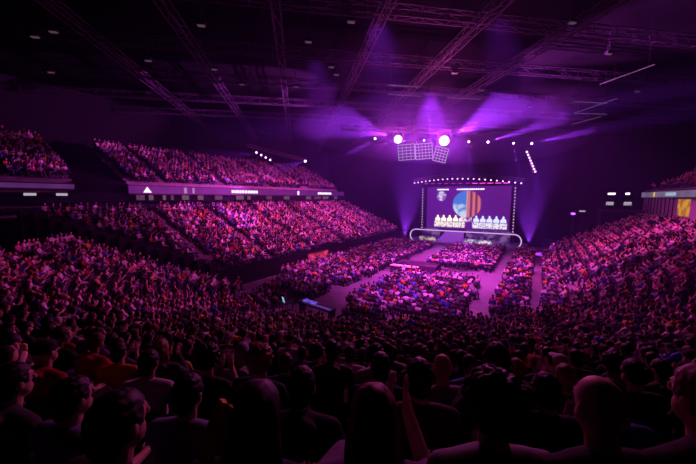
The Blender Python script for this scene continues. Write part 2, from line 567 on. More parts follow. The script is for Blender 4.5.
# stage back panels under the screen
mm, _ = pattern_mat('stage_wall_left', (0.03, 0.01, 0.09), (0.20, 0.10, 0.30), 0.9, 0.8)
for nm, x0, x1, m, lab in (('stage_backdrop', -21.5, -17.9, mm, 'dim violet stage panel left of the ramp behind the hoop'),
                           ('stage_backdrop', -12.6, -4.7, mm, 'dim violet stage panel right of the ramp behind the hoop')):
    bm = B(); box(bm, ((x0 + x1) / 2, 65.3, 1.55), (x1 - x0, 0.12, 2.1)); tag(build(nm, bm, m), lab, 'backdrop')
# the glowing ramp panel between the desks
bm = B()
v = [bm.verts.new(p) for p in ((-17.2, 60.4, .52), (-12.9, 60.4, .52), (-12.9, 64.5, 2.45), (-16.3, 64.5, 2.45), (-17.2, 60.4, .5), (-12.9, 60.4, .5), (-12.9, 64.5, .5), (-16.3, 64.5, .5))]
for f in ((0, 1, 2, 3), (7, 6, 5, 4), (1, 5, 6, 2), (0, 3, 7, 4), (2, 6, 7, 3)): bm.faces.new([v[i] for i in f])
tag(build('stage_ramp', bm, M['panel_led']), 'glowing violet ramp rising in the middle of the stage between two desks', 'ramp')


def player_desk(x0, x1, label, plate):
    t = empty('player_desk', ((x0 + x1) / 2, 61.6, 0.5)); w = x1 - x0
    tag(t, label, 'desk', 'player desks on the stage')
    bm = B(); box(bm, (0, 0, 0.74), (w, 0.8, 0.06)); build('desk_top', bm, M['grey'], t)
    bm = B(); box(bm, (0, -0.36, 0.36), (w, 0.06, 0.70)); build('front_panel', bm, plate, t)
    for s in (-1, 1):
        bm = B(); box(bm, (s * (w / 2 - 0.1), 0.04, 0.355), (0.08, 0.7, 0.71)); build('side_panel', bm, M['plastic'], t)
    for k in range(5):
        x = -w / 2 + w * (k + 0.5) / 5
        mo = empty('monitor', (x0 + w * (k + 0.5) / 5, 61.5, 1.275))
        tag(mo, '%s monitor from the left on the %s desk' % (ORD[k], label.split(' on ')[0]), 'monitor', 'game monitors')
        bm = B(); box(bm, (0, 0, 0.27), (0.58, 0.05, 0.34)); build('screen_back', bm, M['plastic'], mo)
        bm = B(); box(bm, (0, 0.03, 0.27), (0.54, 0.015, 0.30)); build('screen', bm, glow('monitor_light', (0.7, 0.75, 1), 1.5) if 'monitor_light' not in bpy.data.materials else bpy.data.materials['monitor_light'], mo)
        bm = B(); box(bm, (0, 0, 0.06), (0.06, 0.04, 0.12)); box(bm, (0, 0, 0.01), (0.24, 0.18, 0.02)); build('stand', bm, M['plastic'], mo)
    return t


mmc, _ = pattern_mat('desk_front_cream', (0.10, 0.05, 0.10), (0.75, 0.62, 0.5), 1.8, 0.75)
mmb, _ = pattern_mat('desk_front_white', (0.10, 0.06, 0.2), (0.85, 0.75, 0.95), 1.6, 0.9)
player_desk(-21.0, -17.6, 'cream lit players desk on the stage left of the ramp', mmc)
player_desk(-12.2, -7.0, 'white lit players desk on the stage right of the ramp', mmb)

# light columns either side of the screen
for x, lab in ((-21.75, 'slim black column with a string of small lamps, left of the big screen'), (-4.3, 'slim black column with a string of small lamps, right of the big screen')):
    t = empty('light_column', (x, 65.2, 0.5)); tag(t, lab, 'stage light')
    bm = B(); box(bm, (0, 0, 5.4), (0.3, 0.3, 10.8)); build('post', bm, M['blacksteel'], t)
    for k in range(15):
        bm = B(); ball(bm, (0, -0.2, 2.2 + 0.58 * k), 0.10, 8, 6); build('bulb', bm, glow('column_bulb', (0.9, 0.55, 1.0), 1.2) if 'column_bulb' not in bpy.data.materials else bpy.data.materials['column_bulb'], t)

# curved truss above the stage with its row of small lamps
arc = []
for i in range(25):
    f = i / 24; x = -23.4 + 20.6 * f
    arc.append(Vector((x, 63.4 - 3.2 * math.sin(math.pi * f), 12.35 - 0.55 * f + 0.75 * math.sin(math.pi * f))))
bm = B()
for o_ in ((0, 0, 0.2), (0, 0.35, 0.2), (0, 0, 0.6), (0, 0.35, 0.6)):
    path(bm, [p + Vector(o_) for p in arc], 0.06)
for i in range(24):
    bar(bm, arc[i] + Vector((0, 0, .2)), arc[i + 1] + Vector((0, 0, .6)), 0.04); bar(bm, arc[i] + Vector((0, .35, .2)), arc[i + 1] + Vector((0, .35, .6)), 0.04)
tag(build('curved_truss', bm, M['blacksteel']), 'curved black truss hanging over the front of the stage', 'truss')
M['lens'] = glow('lamp_lens', (0.92, 0.62, 1.0), 6.0)
M['lens_small'] = glow('lamp_lens_small', (0.85, 0.45, 1.0), 3.5)
M['lens_dim'] = glow('lamp_lens_dim', (0.8, 0.5, 0.9), 1.0)


def lamp_thing(name, loc, aim, r, lens, label, group, cat='stage lamp', depth=None):
    """moving head: yoke, drum and lens; the drum points at aim"""
    t = empty(name, loc); tag(t, label, cat, group)
    d = (Vector(aim) - Vector(loc)).normalized(); L = depth or r * 2.2
    bm = B(); tube(bm, -d * L * 0.5, d * L * 0.45, r * 0.8, r, 14); build('drum', bm, M['plastic'], t)
    bm = B(); tube(bm, d * L * 0.45, d * (L * 0.45 + 0.02), r * 0.92, r * 0.92, 16); build('lens', bm, lens, t)
    bm = B(); h = r * 1.9
    s = Vector((-d.y, d.x, 0)); s = s.normalized() if s.length > 1e-3 else Vector((1, 0, 0))
    for k in (-1, 1): bar(bm, s * (k * r * 1.15), s * (k * r * 1.15) + Vector((0, 0, h)), r * 0.22)
    bar(bm, s * (-r * 1.25) + Vector((0, 0, h)), s * (r * 1.25) + Vector((0, 0, h)), r * 0.25)
    build('yoke', bm, M['plastic'], t)
    return t


CAM = Vector((0, 0, 9))
for i in range(22):
    f = (i + 0.5) / 22; k = f * 24; a = arc[int(k)].lerp(arc[min(24, int(k) + 1)], k - int(k))
    lamp_thing('wash_lamp', a + Vector((0, -0.05, -0.25)), CAM + Vector((-12, 20, -9)), 0.13, M['lens_small'],
               'small white stage lamp under the curved truss, %s from the left' % ORD[i], 'small lamps under the curved truss')
# pink light bars behind the curved truss
for i in range(12):
    x = -21.0 + 1.38 * i
    t = empty('light_bar', (x, 65.1, 12.0 - 0.02 * i))
    tag(t, 'pink light bar above the big screen, %s from the left' % ORD[i], 'stage light', 'pink light bars above the screen')
    bm = B(); box(bm, (0, 0, 0.1), (1.1, 0.2, 0.16)); build('housing', bm, M['plastic'], t)
    mm = M['pink_led'] if i > 6 else M.setdefault('pink_dim', glow('led_pink_dim', (0.8, 0.05, 0.75), 0.8))
    bm = B(); box(bm, (0, -0.09, -0.0), (1.0 if i > 6 else 0.6, 0.1, 0.1)); build('tube', bm, mm, t)

# ------------------------------------------------------------------ lamp truss over the hall with the beams
TZ = 16.6
o = truss('lamp_truss', E1 * 38.4 + E2 * 5.5 + Vector((0, 0, TZ + 0.9)), E1 * 38.4 + E2 * 34.0 + Vector((0, 0, TZ + 0.9)), 0.5, 0.5, 0.8, 0.06, M['blacksteel'])
tag(o, 'black lighting truss hanging across the hall and carrying the big spotlights', 'truss')
LE2 = [9.8, 12.75, 16.2, 18.95, 22.4, 25.1, 28.9, 31.6]
LR = [0.14, 0.50, 0.12, 0.64, 0.14, 0.16, 0.13, 0.16]
# aim points of the beams, and watts, colour, cone
BEAM = [((-30, 30, 9), 45000, LAV, 15), ((-34, 28, 23.0), 75000, LAV, 46), ((-13, 38, 6), 12000, LAV, 14), ((4, 40, 23.0), 80000, LAV, 50),
        ((-8, 46, 5), 22000, LAV, 15), ((12, 40, 20.0), 130000, LAV, 13), ((-2, 47, 8), 22000, LAV, 15), ((22, 44, 19.0), 120000, LAV, 11)]
names = ['first', 'second, very bright', 'third', 'fourth and brightest', 'fifth', 'sixth', 'seventh', 'last']
for i, e2 in enumerate(LE2):
    p = E1 * 38.4 + E2 * e2 + Vector((0, 0, TZ - 0.25))
    big = i in (1, 3)
    aim = CAM if big else p + (CAM - p).normalized() * 4 + (Vector(BEAM[i][0]) - p).normalized() * 1.2
    t = lamp_thing('spotlight', p, aim, LR[i], M['lens'], 'glaring white spotlight on the long lighting truss, %s from the left' % names[i], 'spotlights on the long lighting truss')
    s = spot('beam', p + (Vector(BEAM[i][0]) - p).normalized() * (LR[i] * 2.5 + 0.2), *BEAM[i][:1], BEAM[i][1], BEAM[i][2], BEAM[i][3], 0.5, 0.08)
# the glare of the two big lamps
for i in (1, 3):
    p = E1 * 38.4 + E2 * LE2[i] + Vector((0, 0, TZ - 0.25))
    l = bpy.data.lights.new('glare', 'POINT'); l.energy = (4000, 0, 6000)[i - 1]; l.color = (1.0, 0.08, 0.7); l.shadow_soft_size = 0.3
    g = bpy.data.objects.new('glare', l); g.location = p + (CAM - p).normalized() * 1.6; COL.objects.link(g)

# ladder of small lamps right of the long truss, and one over the left stand
la, lb = Vector((-2.4, 55.5, 16.0)), Vector((-1.2, 58.5, 13.2))
bm = B()
for s in (-0.2, 0.2): bar(bm, la + Vector((s, 0.3, 0.6)), lb + Vector((s, 0.3, -.2)), 0.07)
for k in range(10): bar(bm, la.lerp(lb, k / 9) + Vector((-.2, .3, .2)), la.lerp(lb, k / 9) + Vector((.2, .3, .2)), 0.05)
tag(build('lamp_ladder', bm, M['blacksteel']), 'slanting black ladder truss right of the long lighting truss', 'truss')
for k in range(8):
    lamp_thing('ladder_lamp', la.lerp(lb, k / 7), CAM, 0.15, M['lens_small'], 'small lamp on the slanting ladder truss, %s from its top' % ORD[k], 'lamps on the slanting ladder')
spot('beam', lb + Vector((0, -.4, -.3)), (0.5, 58, 3), 60000, PUR, 20, 0.7, 0.1)
la, lb = Vector((-39.6, 36.0, 16.0)), Vector((-39.0, 38.5, 15.6))
for k in range(4):
    p = Vector((-38.2, 34.2 + 0.95 * k, 16.05 - 0.28 * k))
    lamp_thing('stand_lamp', p, CAM, 0.17, M['lens_small'], 'small lamp above the left upper stand, %s from the left' % ORD[k], 'lamps above the left upper stand')
o = truss('lamp_truss', (-38.2, 32.5, 16.9), (-38.2, 46.5, 16.0), 0.4, 0.4, 0.7, 0.06, M['blacksteel'])
tag(o, 'short black lighting truss above the left upper stand', 'truss')
lamp_thing('stand_lamp', (-38.0, 45.7, 15.85), CAM, 0.22, M['lens'], 'single bright lamp at the right end of the truss above the left upper stand', 'lamps above the left upper stand')
spot('beam', (-38.0, 45.2, 15.8), (-39.5, 36, 12.5), 70000, LAV, 24, 0.6, 0.1)
spot('beam', (-38.1, 34.0, 15.9), (-39.5, 24, 14), 25000, MAG, 24, 0.6, 0.1)
spot('beam', (-38.1, 35.4, 15.7), (-39.5, 24, 11), 20000, MAG, 18, 0.6, 0.1)
# violet floods that throw light up into the roof and behind the stage
for p, t_, w, c, a in (((-24.5, 62, 1.0), (-23.0, 61.0, 14), 150000, LAV, 52), ((-1.5, 62, 1.0), (-2.2, 61.0, 14), 120000, LAV, 52), ((-12.5, 60.5, 12.2), (-12.5, 61.5, 0), 5000, VIO, 110)):
    spot('flood', p, t_, w, c, a, 0.8, 0.2)


# see-through lattice screens hanging under the truss
def lattice(p, ang, w, h, nx, nz, tilt, label):
    t = empty('lattice_screen', p, ang); t.rotation_euler = (0, tilt, ang)
    tag(t, label, 'screen', 'lattice screens hanging over the hall')
    bm = B(); path(bm, [(0, 0, 0), (w, 0, 0), (w, 0, -h), (0, 0, -h), (0, 0, 0)], 0.07); build('frame', bm, M['lat'], t)
    bm = B()
    for i in range(1, nx): bar(bm, (w * i / nx, 0, 0), (w * i / nx, 0, -h), 0.045)
    for k in range(1, nz): bar(bm, (0, 0, -h * k / nz), (w, 0, -h * k / nz), 0.06)
    build('light_grid', bm, M['lat'], t)
    for s in (0.1, 0.9):
        bm = B(); bar(bm, (w * s, 0, 0.04), (w * s, 0, 3.0), 0.03); build('cable', bm, M['blacksteel'], t)


M['lat'] = glow('lattice_light', (0.62, 0.50, 0.95), 0.55)
lattice((-13.4, 31.5, 14.6), R(32), 1.75, 1.6, 4, 5, R(-5), 'lit lattice screen hanging over the hall, leftmost of the three')
lattice((-11.85, 32.5, 14.7), R(32), 1.8, 1.6, 5, 5, R(-5), 'lit lattice screen hanging over the hall, middle of the three')
lattice((-9.9, 33.65, 14.5), R(28), 1.35, 1.5, 4, 5, R(14), 'tilted lit lattice screen hanging over the hall, rightmost of the three')

# ------------------------------------------------------------------ ribbon boards, suites, doors
def ribbon(name, x, y0, y1, z0, z1, face, color, strength, label, marks):
    t = empty(name, (x, y0, z0)); tag(t, label, 'led board')
    L = y1 - y0; h = z1 - z0
    mm, _ = pattern_mat(name + '_light', tuple(c * 0.6 for c in color), color, 0.5, strength, 'noise', 0.3, 0.7)
    bm = B(); box(bm, (0, L / 2, h / 2), (0.16, L, h)); build('board', bm, mm, t)
    bm = B(); box(bm, (-face * 0.06, L / 2, -0.06), (0.3, L, 0.12)); box(bm, (-face * 0.06, L / 2, h + 0.06), (0.3, L, 0.12)); build('frame', bm, M['plastic'], t)
    for kind, a, b, m in marks:
        bm = B()
        if kind == 'letters':
            y = a
            while y < b:
                w = random.uniform(0.28, 0.5)
                box(bm, (face * 0.1, y - y0 + w / 2, h * 0.5), (0.04, w, h * 0.52)); y += w + 0.12
        elif kind == 'triangle':
            v = [bm.verts.new((face * 0.1, a - y0 + dy, z)) for dy, z in ((-.5, h * .12), (.5, h * .12), (0, h * .92))]
            bm.faces.new(v)
            bmesh.ops.solidify(bm, geom=bm.faces[:], thickness=0.03)
        else:
            box(bm, (face * 0.1, (a + b) / 2 - y0, h * 0.5), (0.04, b - a, h * 0.86))
        build('caption' if kind == 'letters' else 'mark', bm, m, t)
    return t


M['rib_white'] = glow('ribbon_white', (0.95, 0.8, 1.0), 1.3)
M['rib_lilac'] = glow('ribbon_lilac', (0.55, 0.3, 0.7), 0.7)
M['rib_cyan'] = glow('ribbon_cyan', (0.45, 0.6, 0.85), 0.7)
M['rib_yellow'] = glow('ribbon_yellow', (0.9, 0.6, 0.1), 0.8)
ribbon('ribbon_board', -41.25, 17.4, 64, 9.55, 10.45, 1, (0.12, 0.014, 0.22), 0.75,
       'long violet ribbon board along the front of the left upper stand',
       [('triangle', 19.4, 0, M['rib_white']), ('mark', 24.0, 24.4, M['rib_lilac']), ('mark', 25.2, 25.5, M['rib_lilac']), ('letters', 31.6, 36.6, M['rib_white']),
        ('mark', 47.0, 47.5, M['rib_white']), ('letters', 53.6, 58.5, M['rib_white'])])
ribbon('ribbon_board', -41.25, 1.5, 12.4, 9.95, 10.4, 1, (0.16, 0.04, 0.25), 0.55, 'short dim violet ribbon board at the far left of the picture', [])
ribbon('ribbon_board', 13.4, 34, 66.5, 9.1, 9.85, -1, (0.24, 0.17, 0.34), 0.7, 'pale lavender ribbon board along the right upper stand',
       [('mark', 59.6, 60.2, M['rib_yellow']), ('letters', 51.5, 55.0, M['rib_cyan'])])
# lit openings of the concourse under the left ribbon
M['conc'] = glow('concourse_light', (0.42, 0.30, 0.30), 0.20)
M['conc2'] = glow('concourse_light_dim', (0.34, 0.18, 0.34), 0.16)
for i, (y, w) in enumerate(((18.6, .9), (19.8, .5), (21.4, .35), (22.4, .3), (24.2, .9), (26.4, .8), (29.3, 1.2), (33.2, 1.4), (35.0, .6), (39.5, 1.2), (44, 1.4), (50.5, 1.5), (53.5, 2.2), (56.5, 2.0), (60.5, 1.2))):
    bm = B(); box(bm, (-41.24, y, 9.05), (0.14, w, 0.62)); tag(build('window_%d' % (i + 1), bm, M['conc'] if i % 3 else M['conc2']), kind='structure')
for i, (y, lab) in enumerate(((9.0, 'left'), (11.3, 'right'))):
    t = empty('wall_lamp', (-41.05, y, 9.35)); tag(t, 'white strip lamp under the far left ribbon board, the %s one of two' % lab, 'lamp', 'strip lamps under the far left ribbon board')
    bm = B(); box(bm, (-0.05, 0, 0.12), (0.2, 0.95, 0.1)); build('housing', bm, M['plastic'], t)
    bm = B(); box(bm, (0.06, 0, 0), (0.14, 0.85, 0.24)); build('tube', bm, M['conc3'] if 'conc3' in M else M.setdefault('conc3', glow('strip_lamp', (0.7, 0.65, 0.8), 0.6)), t)
M['orange'] = pattern_mat('lit_doorway', (0.40, 0.12, 0.01), (0.85, 0.38, 0.03), 1.2, 0.75)[0]
bm = B(); box(bm, (13.72, 50.2, 7.9), (0.12, 3.3, 1.9)); tag(build('door_1', bm, M['orange']), kind='structure')
for i in range(8):
    bm = B(); box(bm, (13.72, 53.6 + 1.5 * i, 7.9), (0.1, 0.1, 2.3)); tag(build('trim_%d' % (10 + i), bm, M['blacksteel']), kind='structure')
# red banner screen on the left parapet
t = empty('banner_screen', (-26.0, 33.8, 0.1)); tag(t, 'glowing red banner screen standing against the left parapet', 'screen')
bm = B(); box(bm, (0, 0, 0.75), (0.1, 4.6, 1.4)); build('panel', bm, pattern_mat('banner_red', (0.35, 0.01, 0.05), (0.95, 0.05, 0.12), 0.9, 0.8)[0], t)
bm = B(); path(bm, [(0.02, -2.35, 0.02), (0.02, 2.35, 0.02), (0.02, 2.35, 1.48), (0.02, -2.35, 1.48), (0.02, -2.35, 0.02)], 0.14, 0.14); build('frame', bm, M['plastic'], t)

# broadcast platform at the far end of the right tier
t = empty('broadcast_platform', (10.4, 63.2, 0)); tag(t, 'raised dark broadcast platform with handrail beyond the right stand', 'platform')
bm = B(); box(bm, (0, 0, 7.0), (5.4, 2.4, 0.3)); build('deck', bm, M['blacksteel'], t)
for sx in (-2.5, 2.5):
    for sy in (-1, 1):
        bm = B(); box(bm, (sx, sy, 3.42), (0.2, 0.2, 6.84)); build('post', bm, M['blacksteel'], t)
bm = B()
for z in (7.6, 8.1): bar(bm, (-2.6, -1.1, z), (2.6, -1.1, z), 0.05)
for k in range(7): bar(bm, (-2.6 + k * 5.2 / 6, -1.1, 7.15), (-2.6 + k * 5.2 / 6, -1.1, 8.1), 0.05)
build('handrail', bm, M['steel'], t)
for x, w, lab in ((9.2, 0.45, 'bright white work lamp on a stand on the broadcast platform, the left one'), (11.1, 0.25, 'bright white work lamp on a stand on the broadcast platform, the right one')):
    q = empty('work_lamp', (x, 63.4, 7.15)); tag(q, lab, 'lamp', 'work lamps on the broadcast platform')
    bm = B(); tube(bm, (0, 0, 0.02), (0, 0, 2.35), 0.03); box(bm, (0, 0, 0.02), (0.5, 0.5, 0.04)); build('stand', bm, M['plastic'], q)
    bm = B(); box(bm, (0, 0.05, 2.5), (w * 2 + .1, 0.14, 0.36)); build('head', bm, M['plastic'], q)
    bm = B(); box(bm, (0, -0.06, 2.5), (w * 2, 0.06, 0.28)); build('lens', bm, M.setdefault('work', glow('work_light', (0.9, 0.85, 1.0), 2.5)), q)
for x, lab in ((9.0, 'left'), (11.1, 'right')):
    q = empty('control_desk', (x, 62.9, 7.15)); tag(q, 'grey control desk on the broadcast platform, the %s one' % lab, 'desk', 'control desks on the broadcast platform')
    bm = B(); box(bm, (0, 0, 0.72), (1.2, 0.7, 0.06)); build('desk_top', bm, M['grey'], q)
    for s in (-.5, .5):
        bm = B(); box(bm, (s, 0, 0.345), (0.06, 0.6, 0.69)); build('leg', bm, M['plastic'], q)
    bm = B(); box(bm, (0, -0.1, 1.0), (0.9, 0.05, 0.48)); build('screen', bm, M['conc3'], q)
q = empty('side_lamp', (4.5, 63.5, 0)); tag(q, 'violet lamp on a tall mast beyond the right stand', 'lamp')
bm = B(); tube(bm, (0, 0, 0), (0, 0, 6.2), 0.06); box(bm, (0, 0, 0.03), (0.9, 0.9, 0.06)); build('mast', bm, M['blacksteel'], q)
bm = B(); ball(bm, (0, -0.1, 6.4), (0.34, 0.2, 0.2)); build('lens', bm, glow('violet_lamp', (0.35, 0.08, 1.0), 3), q)
q = empty('side_lamp', (5.7, 63.5, 0)); tag(q, 'pale strip lamp on a tall mast beyond the right stand', 'lamp')
bm = B(); tube(bm, (0, 0, 0), (0, 0, 6.6), 0.06); box(bm, (0, 0, 0.03), (0.9, 0.9, 0.06)); build('mast', bm, M['blacksteel'], q)
bm = B(); box(bm, (0, -0.1, 6.85), (0.8, 0.2, 0.2)); build('lens', bm, M['conc3'], q)

# desks on the hall floor
t = empty('production_desk', (-13.6, 34.6, 0)); tag(t, 'long beige production desk in the open floor behind the middle block', 'desk')
bm = B(); box(bm, (0, 0, 0.86), (3.4, 0.9, 0.08)); build('desk_top', bm, mat('beige', (0.72, 0.60, 0.42), 0.6), t)
bm = B(); box(bm, (0, -0.4, 0.41), (3.3, 0.05, 0.8)); build('front_panel', bm, M['plastic'], t)
for s in (-1.6, 1.6):
    bm = B(); box(bm, (s, 0.05, 0.41), (0.06, 0.8, 0.82)); build('leg', bm, M['plastic'], t)
bm = B(); box(bm, (-12.9, 37.3, 0.4), (5.2, 2.6, 0.8)); tag(build('camera_riser', bm, mat('riser', (0.05, 0.02, 0.05), 0.8)), 'low violet riser on the floor behind the beige production desk', 'platform')
t = empty('mixing_desk', (-14.3, 18.3, 0)); t.rotation_euler = (0, 0, R(-8)); tag(t, 'dark mixing desk glowing blue, in front of the near stand', 'desk')
bm = B(); box(bm, (0, 0, 0.74), (3.4, 0.8, 0.1)); build('desk_top', bm, M['plastic'], t)
for s in (-1.6, 1.6):
    bm = B(); box(bm, (s, 0, 0.345), (0.08, 0.7, 0.69)); build('leg', bm, M['plastic'], t)
bm = B(); box(bm, (-0.9, 0.1, 0.84), (1.3, 0.45, 0.09)); build('console', bm, pattern_mat('console_light', (0.02, 0.01, 0.2), (0.22, 0.12, 1.0), 4, 0.8)[0], t)
bm = B(); box(bm, (0.6, -0.1, 0.81), (1.9, 0.12, 0.05)); build('light_strip', bm, glow('blue_strip', (0.25, 0.12, 0.8), 0.5), t)
t = empty('laptop', (-16.9, 17.7, 0.75)); t.rotation_euler = (0, 0, R(150)); tag(t, 'open laptop with a pale blue screen left of the blue mixing desk', 'laptop')
bm = B(); box(bm, (0, 0, 0.015), (0.5, 0.35, 0.03)); build('keyboard', bm, M['plastic'], t)
bm = B(); box(bm, (0, 0.22, 0.2), (0.5, 0.04, 0.4), Matrix.Rotation(R(-12), 4, 'X')); build('screen', bm, glow('laptop_light', (0.35, 0.6, 0.85), 0.8), t)
t = empty('side_table', (-16.9, 17.7, 0)); tag(t, 'small dark table carrying the open laptop', 'table')
bm = B(); box(bm, (0, 0, 0.72), (0.9, 0.7, 0.06)); build('table_top', bm, M['plastic'], t)
for sx in (-.4, .4):
    for sy in (-.3, .3):
        bm = B(); box(bm, (sx, sy, 0.345), (0.05, 0.05, 0.69)); build('leg', bm, M['plastic'], t)

V3 = Vector
# small fittings under the roof, with faint emission added so they show
FIT = [(-34.3, 8.8, 21.5), (-32.1, 9.3, 21.5), (-42.4, 11.8, 21.5), (-21.8, 14.7, 21.5), (-31.3, 15.6, 21.5), (-27.9, 20.0, 21.5), (-28.9, 24.1, 21.5), (-12.3, 20.1, 21.5), (-16.7, 20.7, 21.5), (-18.5, 27.4, 21.5), (-24.3, 27.8, 21.5), (-17.9, 25.6, 21.5), (-8.2, 33.4, 21.5), (-6.7, 40.2, 21.5), (4.2, 36.2, 21.5), (1.1, 28.6, 21.5), (8.8, 50.4, 21.5), (-2.2, 50.9, 21.5)]
mfit = glow('glowing_fitting', (0.45, 0.22, 0.40), 0.16)
for i, p in enumerate(FIT):
    t = empty('glowing_fitting', p); t.rotation_euler = (0, 0, R(41)); tag(t, 'small roof fitting given a faint glow, %s of a scattered set counted from the left' % ORD[i], 'lamp', 'faintly glowing fittings under the roof')
    bm = B(); box(bm, (0, 0, 0.1), (0.6, 0.34, 0.2)); bar(bm, (0, 0, 0.2), (0, 0, 24.0 - p[2]), 0.05); build('housing', bm, M['steel'], t)
    bm = B(); box(bm, (0, 0, -0.03), (0.5, 0.26, 0.06)); build('lens', bm, mfit, t)
# glowing bars under the roof, the right zigzag imitating lit truss segments by emission
mtube = glow('glowing_bar', (0.40, 0.20, 0.50), 0.22)
for i, (a, b) in enumerate((((-14.2, 30.5, 20.6), (-11.6, 32.8, 20.6)), ((-15.2, 32.5, 20.4), (-12.2, 35.2, 20.4)), ((-9.7, 36.5, 20.2), (-6.6, 39.2, 20.2)), ((2.4, 46.5, 20.4), (6.0, 49.6, 20.4)),
                            ((4.2, 40.4, 20.2), (7.4, 37.0, 20.2)), ((2.9, 51.0, 20.0), (6.6, 54.0, 20.0)), ((2.9, 51.0, 20.0), (6.4, 46.2, 20.0)), ((3.0, 57.5, 19.8), (6.0, 54.0, 19.8)))):
    t = empty('glowing_bar', a); a_, b_ = V3(a), V3(b)
    bm = B(); bar(bm, (0, 0, 0), b_ - a_, 0.07); build('tube', bm, mtube, t)
    for f_ in (.1, .9):
        bm = B(); bar(bm, (b_ - a_) * f_, (b_ - a_) * f_ + V3((0, 0, 24.0 - a[2])), 0.04); build('hanger', bm, M['blacksteel'], t)
    tag(t, 'thin glowing bar under the roof, %s of the set counted from the left' % ORD[i], 'lamp', 'glowing bars under the roof')

# ------------------------------------------------------------------ people: modelling
def fuse(bm, voxel, smooth=6):
    """merge overlapping closed pieces into one continuous surface"""
    me = bpy.data.meshes.new('tmp'); bm.to_mesh(me); bm.free()
    o = bpy.data.objects.new('tmp', me); COL.objects.link(o)
    r = o.modifiers.new('r', 'REMESH'); r.mode = 'VOXEL'; r.voxel_size = voxel; r.use_smooth_shade = True
    s = o.modifiers.new('s', 'SMOOTH'); s.factor = 0.5; s.iterations = smooth
    dg = bpy.context.evaluated_depsgraph_get(); dg.update()
    out = bpy.data.meshes.new_from_object(o.evaluated_get(dg))
    bpy.data.objects.remove(o); bpy.data.meshes.remove(me)
    return out


def limb(bm, pts, n=12):
    """tapered limb through (point, radius) joints"""
    for (a, ra), (b, rb) in zip(pts[:-1], pts[1:]): tube(bm, a, b, ra, rb, n)
    for p, r in pts: ball(bm, p, r, 12, 8)


def V(x, y, z): return Vector((x, y, z))


def skeleton(pose):
    lean = {'sit': 0.0, 'lean': 0.16, 'clap': 0.05, 'reach': 0.02}[pose]
    K = dict(pelvis=V(0, 0, .50), belly=V(0, -.03 + lean * .3, .68), chest=V(0, -.05 + lean * .75, .85),
             neck0=V(0, -.045 + lean, .985), neck1=V(0, -.015 + lean * 1.1, 1.06), head=V(0, .005 + lean * 1.2, 1.17))
    for s, k in ((-1, 'l'), (1, 'r')):
        K['sh' + k] = V(s * .178, -.045 + lean * .95, .945)
        if pose == 'sit': K['el' + k] = V(s * .245, .06, .70); K['wr' + k] = V(s * .12, .30, .615); K['hd' + k] = V(s * -.3, .9, -.25)
        if pose == 'lean': K['el' + k] = V(s * .25, .27, .70); K['wr' + k] = V(s * .09, .46, .80); K['hd' + k] = V(s * -.5, .3, .75)
        if pose == 'clap': K['el' + k] = V(s * .235, .17, .76); K['wr' + k] = V(s * .055, .36, .93); K['hd' + k] = V(s * -.12, .35, .95)
        if pose == 'reach':
            K['el' + k] = V(.225, .12, .86) if s > 0 else V(-.10, .25, .84)
            K['wr' + k] = V(.165, .25, 1.03) if s > 0 else V(.08, .30, 1.02)
            K['hd' + k] = V(-.10, .03, 1.0) if s > 0 else V(.14, -.02, 1.0)
        K['hip' + k] = V(s * .095, .02, .49); K['kn' + k] = V(s * .125, .42, .50); K['an' + k] = V(s * .115, .41, .10); K['to' + k] = V(s * .13, .56, .045)
    return K


def add_hand(bm, w, d, side, facing=(1, 0, 0)):
    d = d.normalized(); n = d.cross(Vector(facing)).normalized(); across = n.cross(d).normalized()
    # palm and five fingers
    q = Matrix((across, n, d)).transposed().to_4x4()
    ball(bm, w + d * .055, (.041, .017, .055), 14, 10, q)
    for i, (off, ln) in enumerate(((-.030, .070), (-.010, .082), (.011, .078), (.031, .060))):
        a = w + d * .092 + across * off * 1.05; b = a + d * ln * .5 + across * off * .15; c = b + d * ln * .45 - n * .012
        limb(bm, [(a, .0092), (b, .0085), (c, .0072)], 8)
    a = w + d * .035 + across * (-.034 * side); b = a + d * .035 + across * (-.026 * side); c = b + d * .028 + across * (-.006 * side) - n * .008
    limb(bm, [(a, .0125), (b, .0105), (c, .0085)], 8)


def torso(bm, K, g=0.0):
    ball(bm, K['pelvis'], (.165 + g, .125 + g, .115 + g)); ball(bm, K['belly'], (.150 + g, .110 + g, .165 + g))
    ball(bm, K['chest'], (.172 + g, .112 + g, .165 + g))
    limb(bm, [(K['shl'], .062 + g), (K['neck0'] + V(0, -.005, -.02), .072 + g), (K['shr'], .062 + g)])


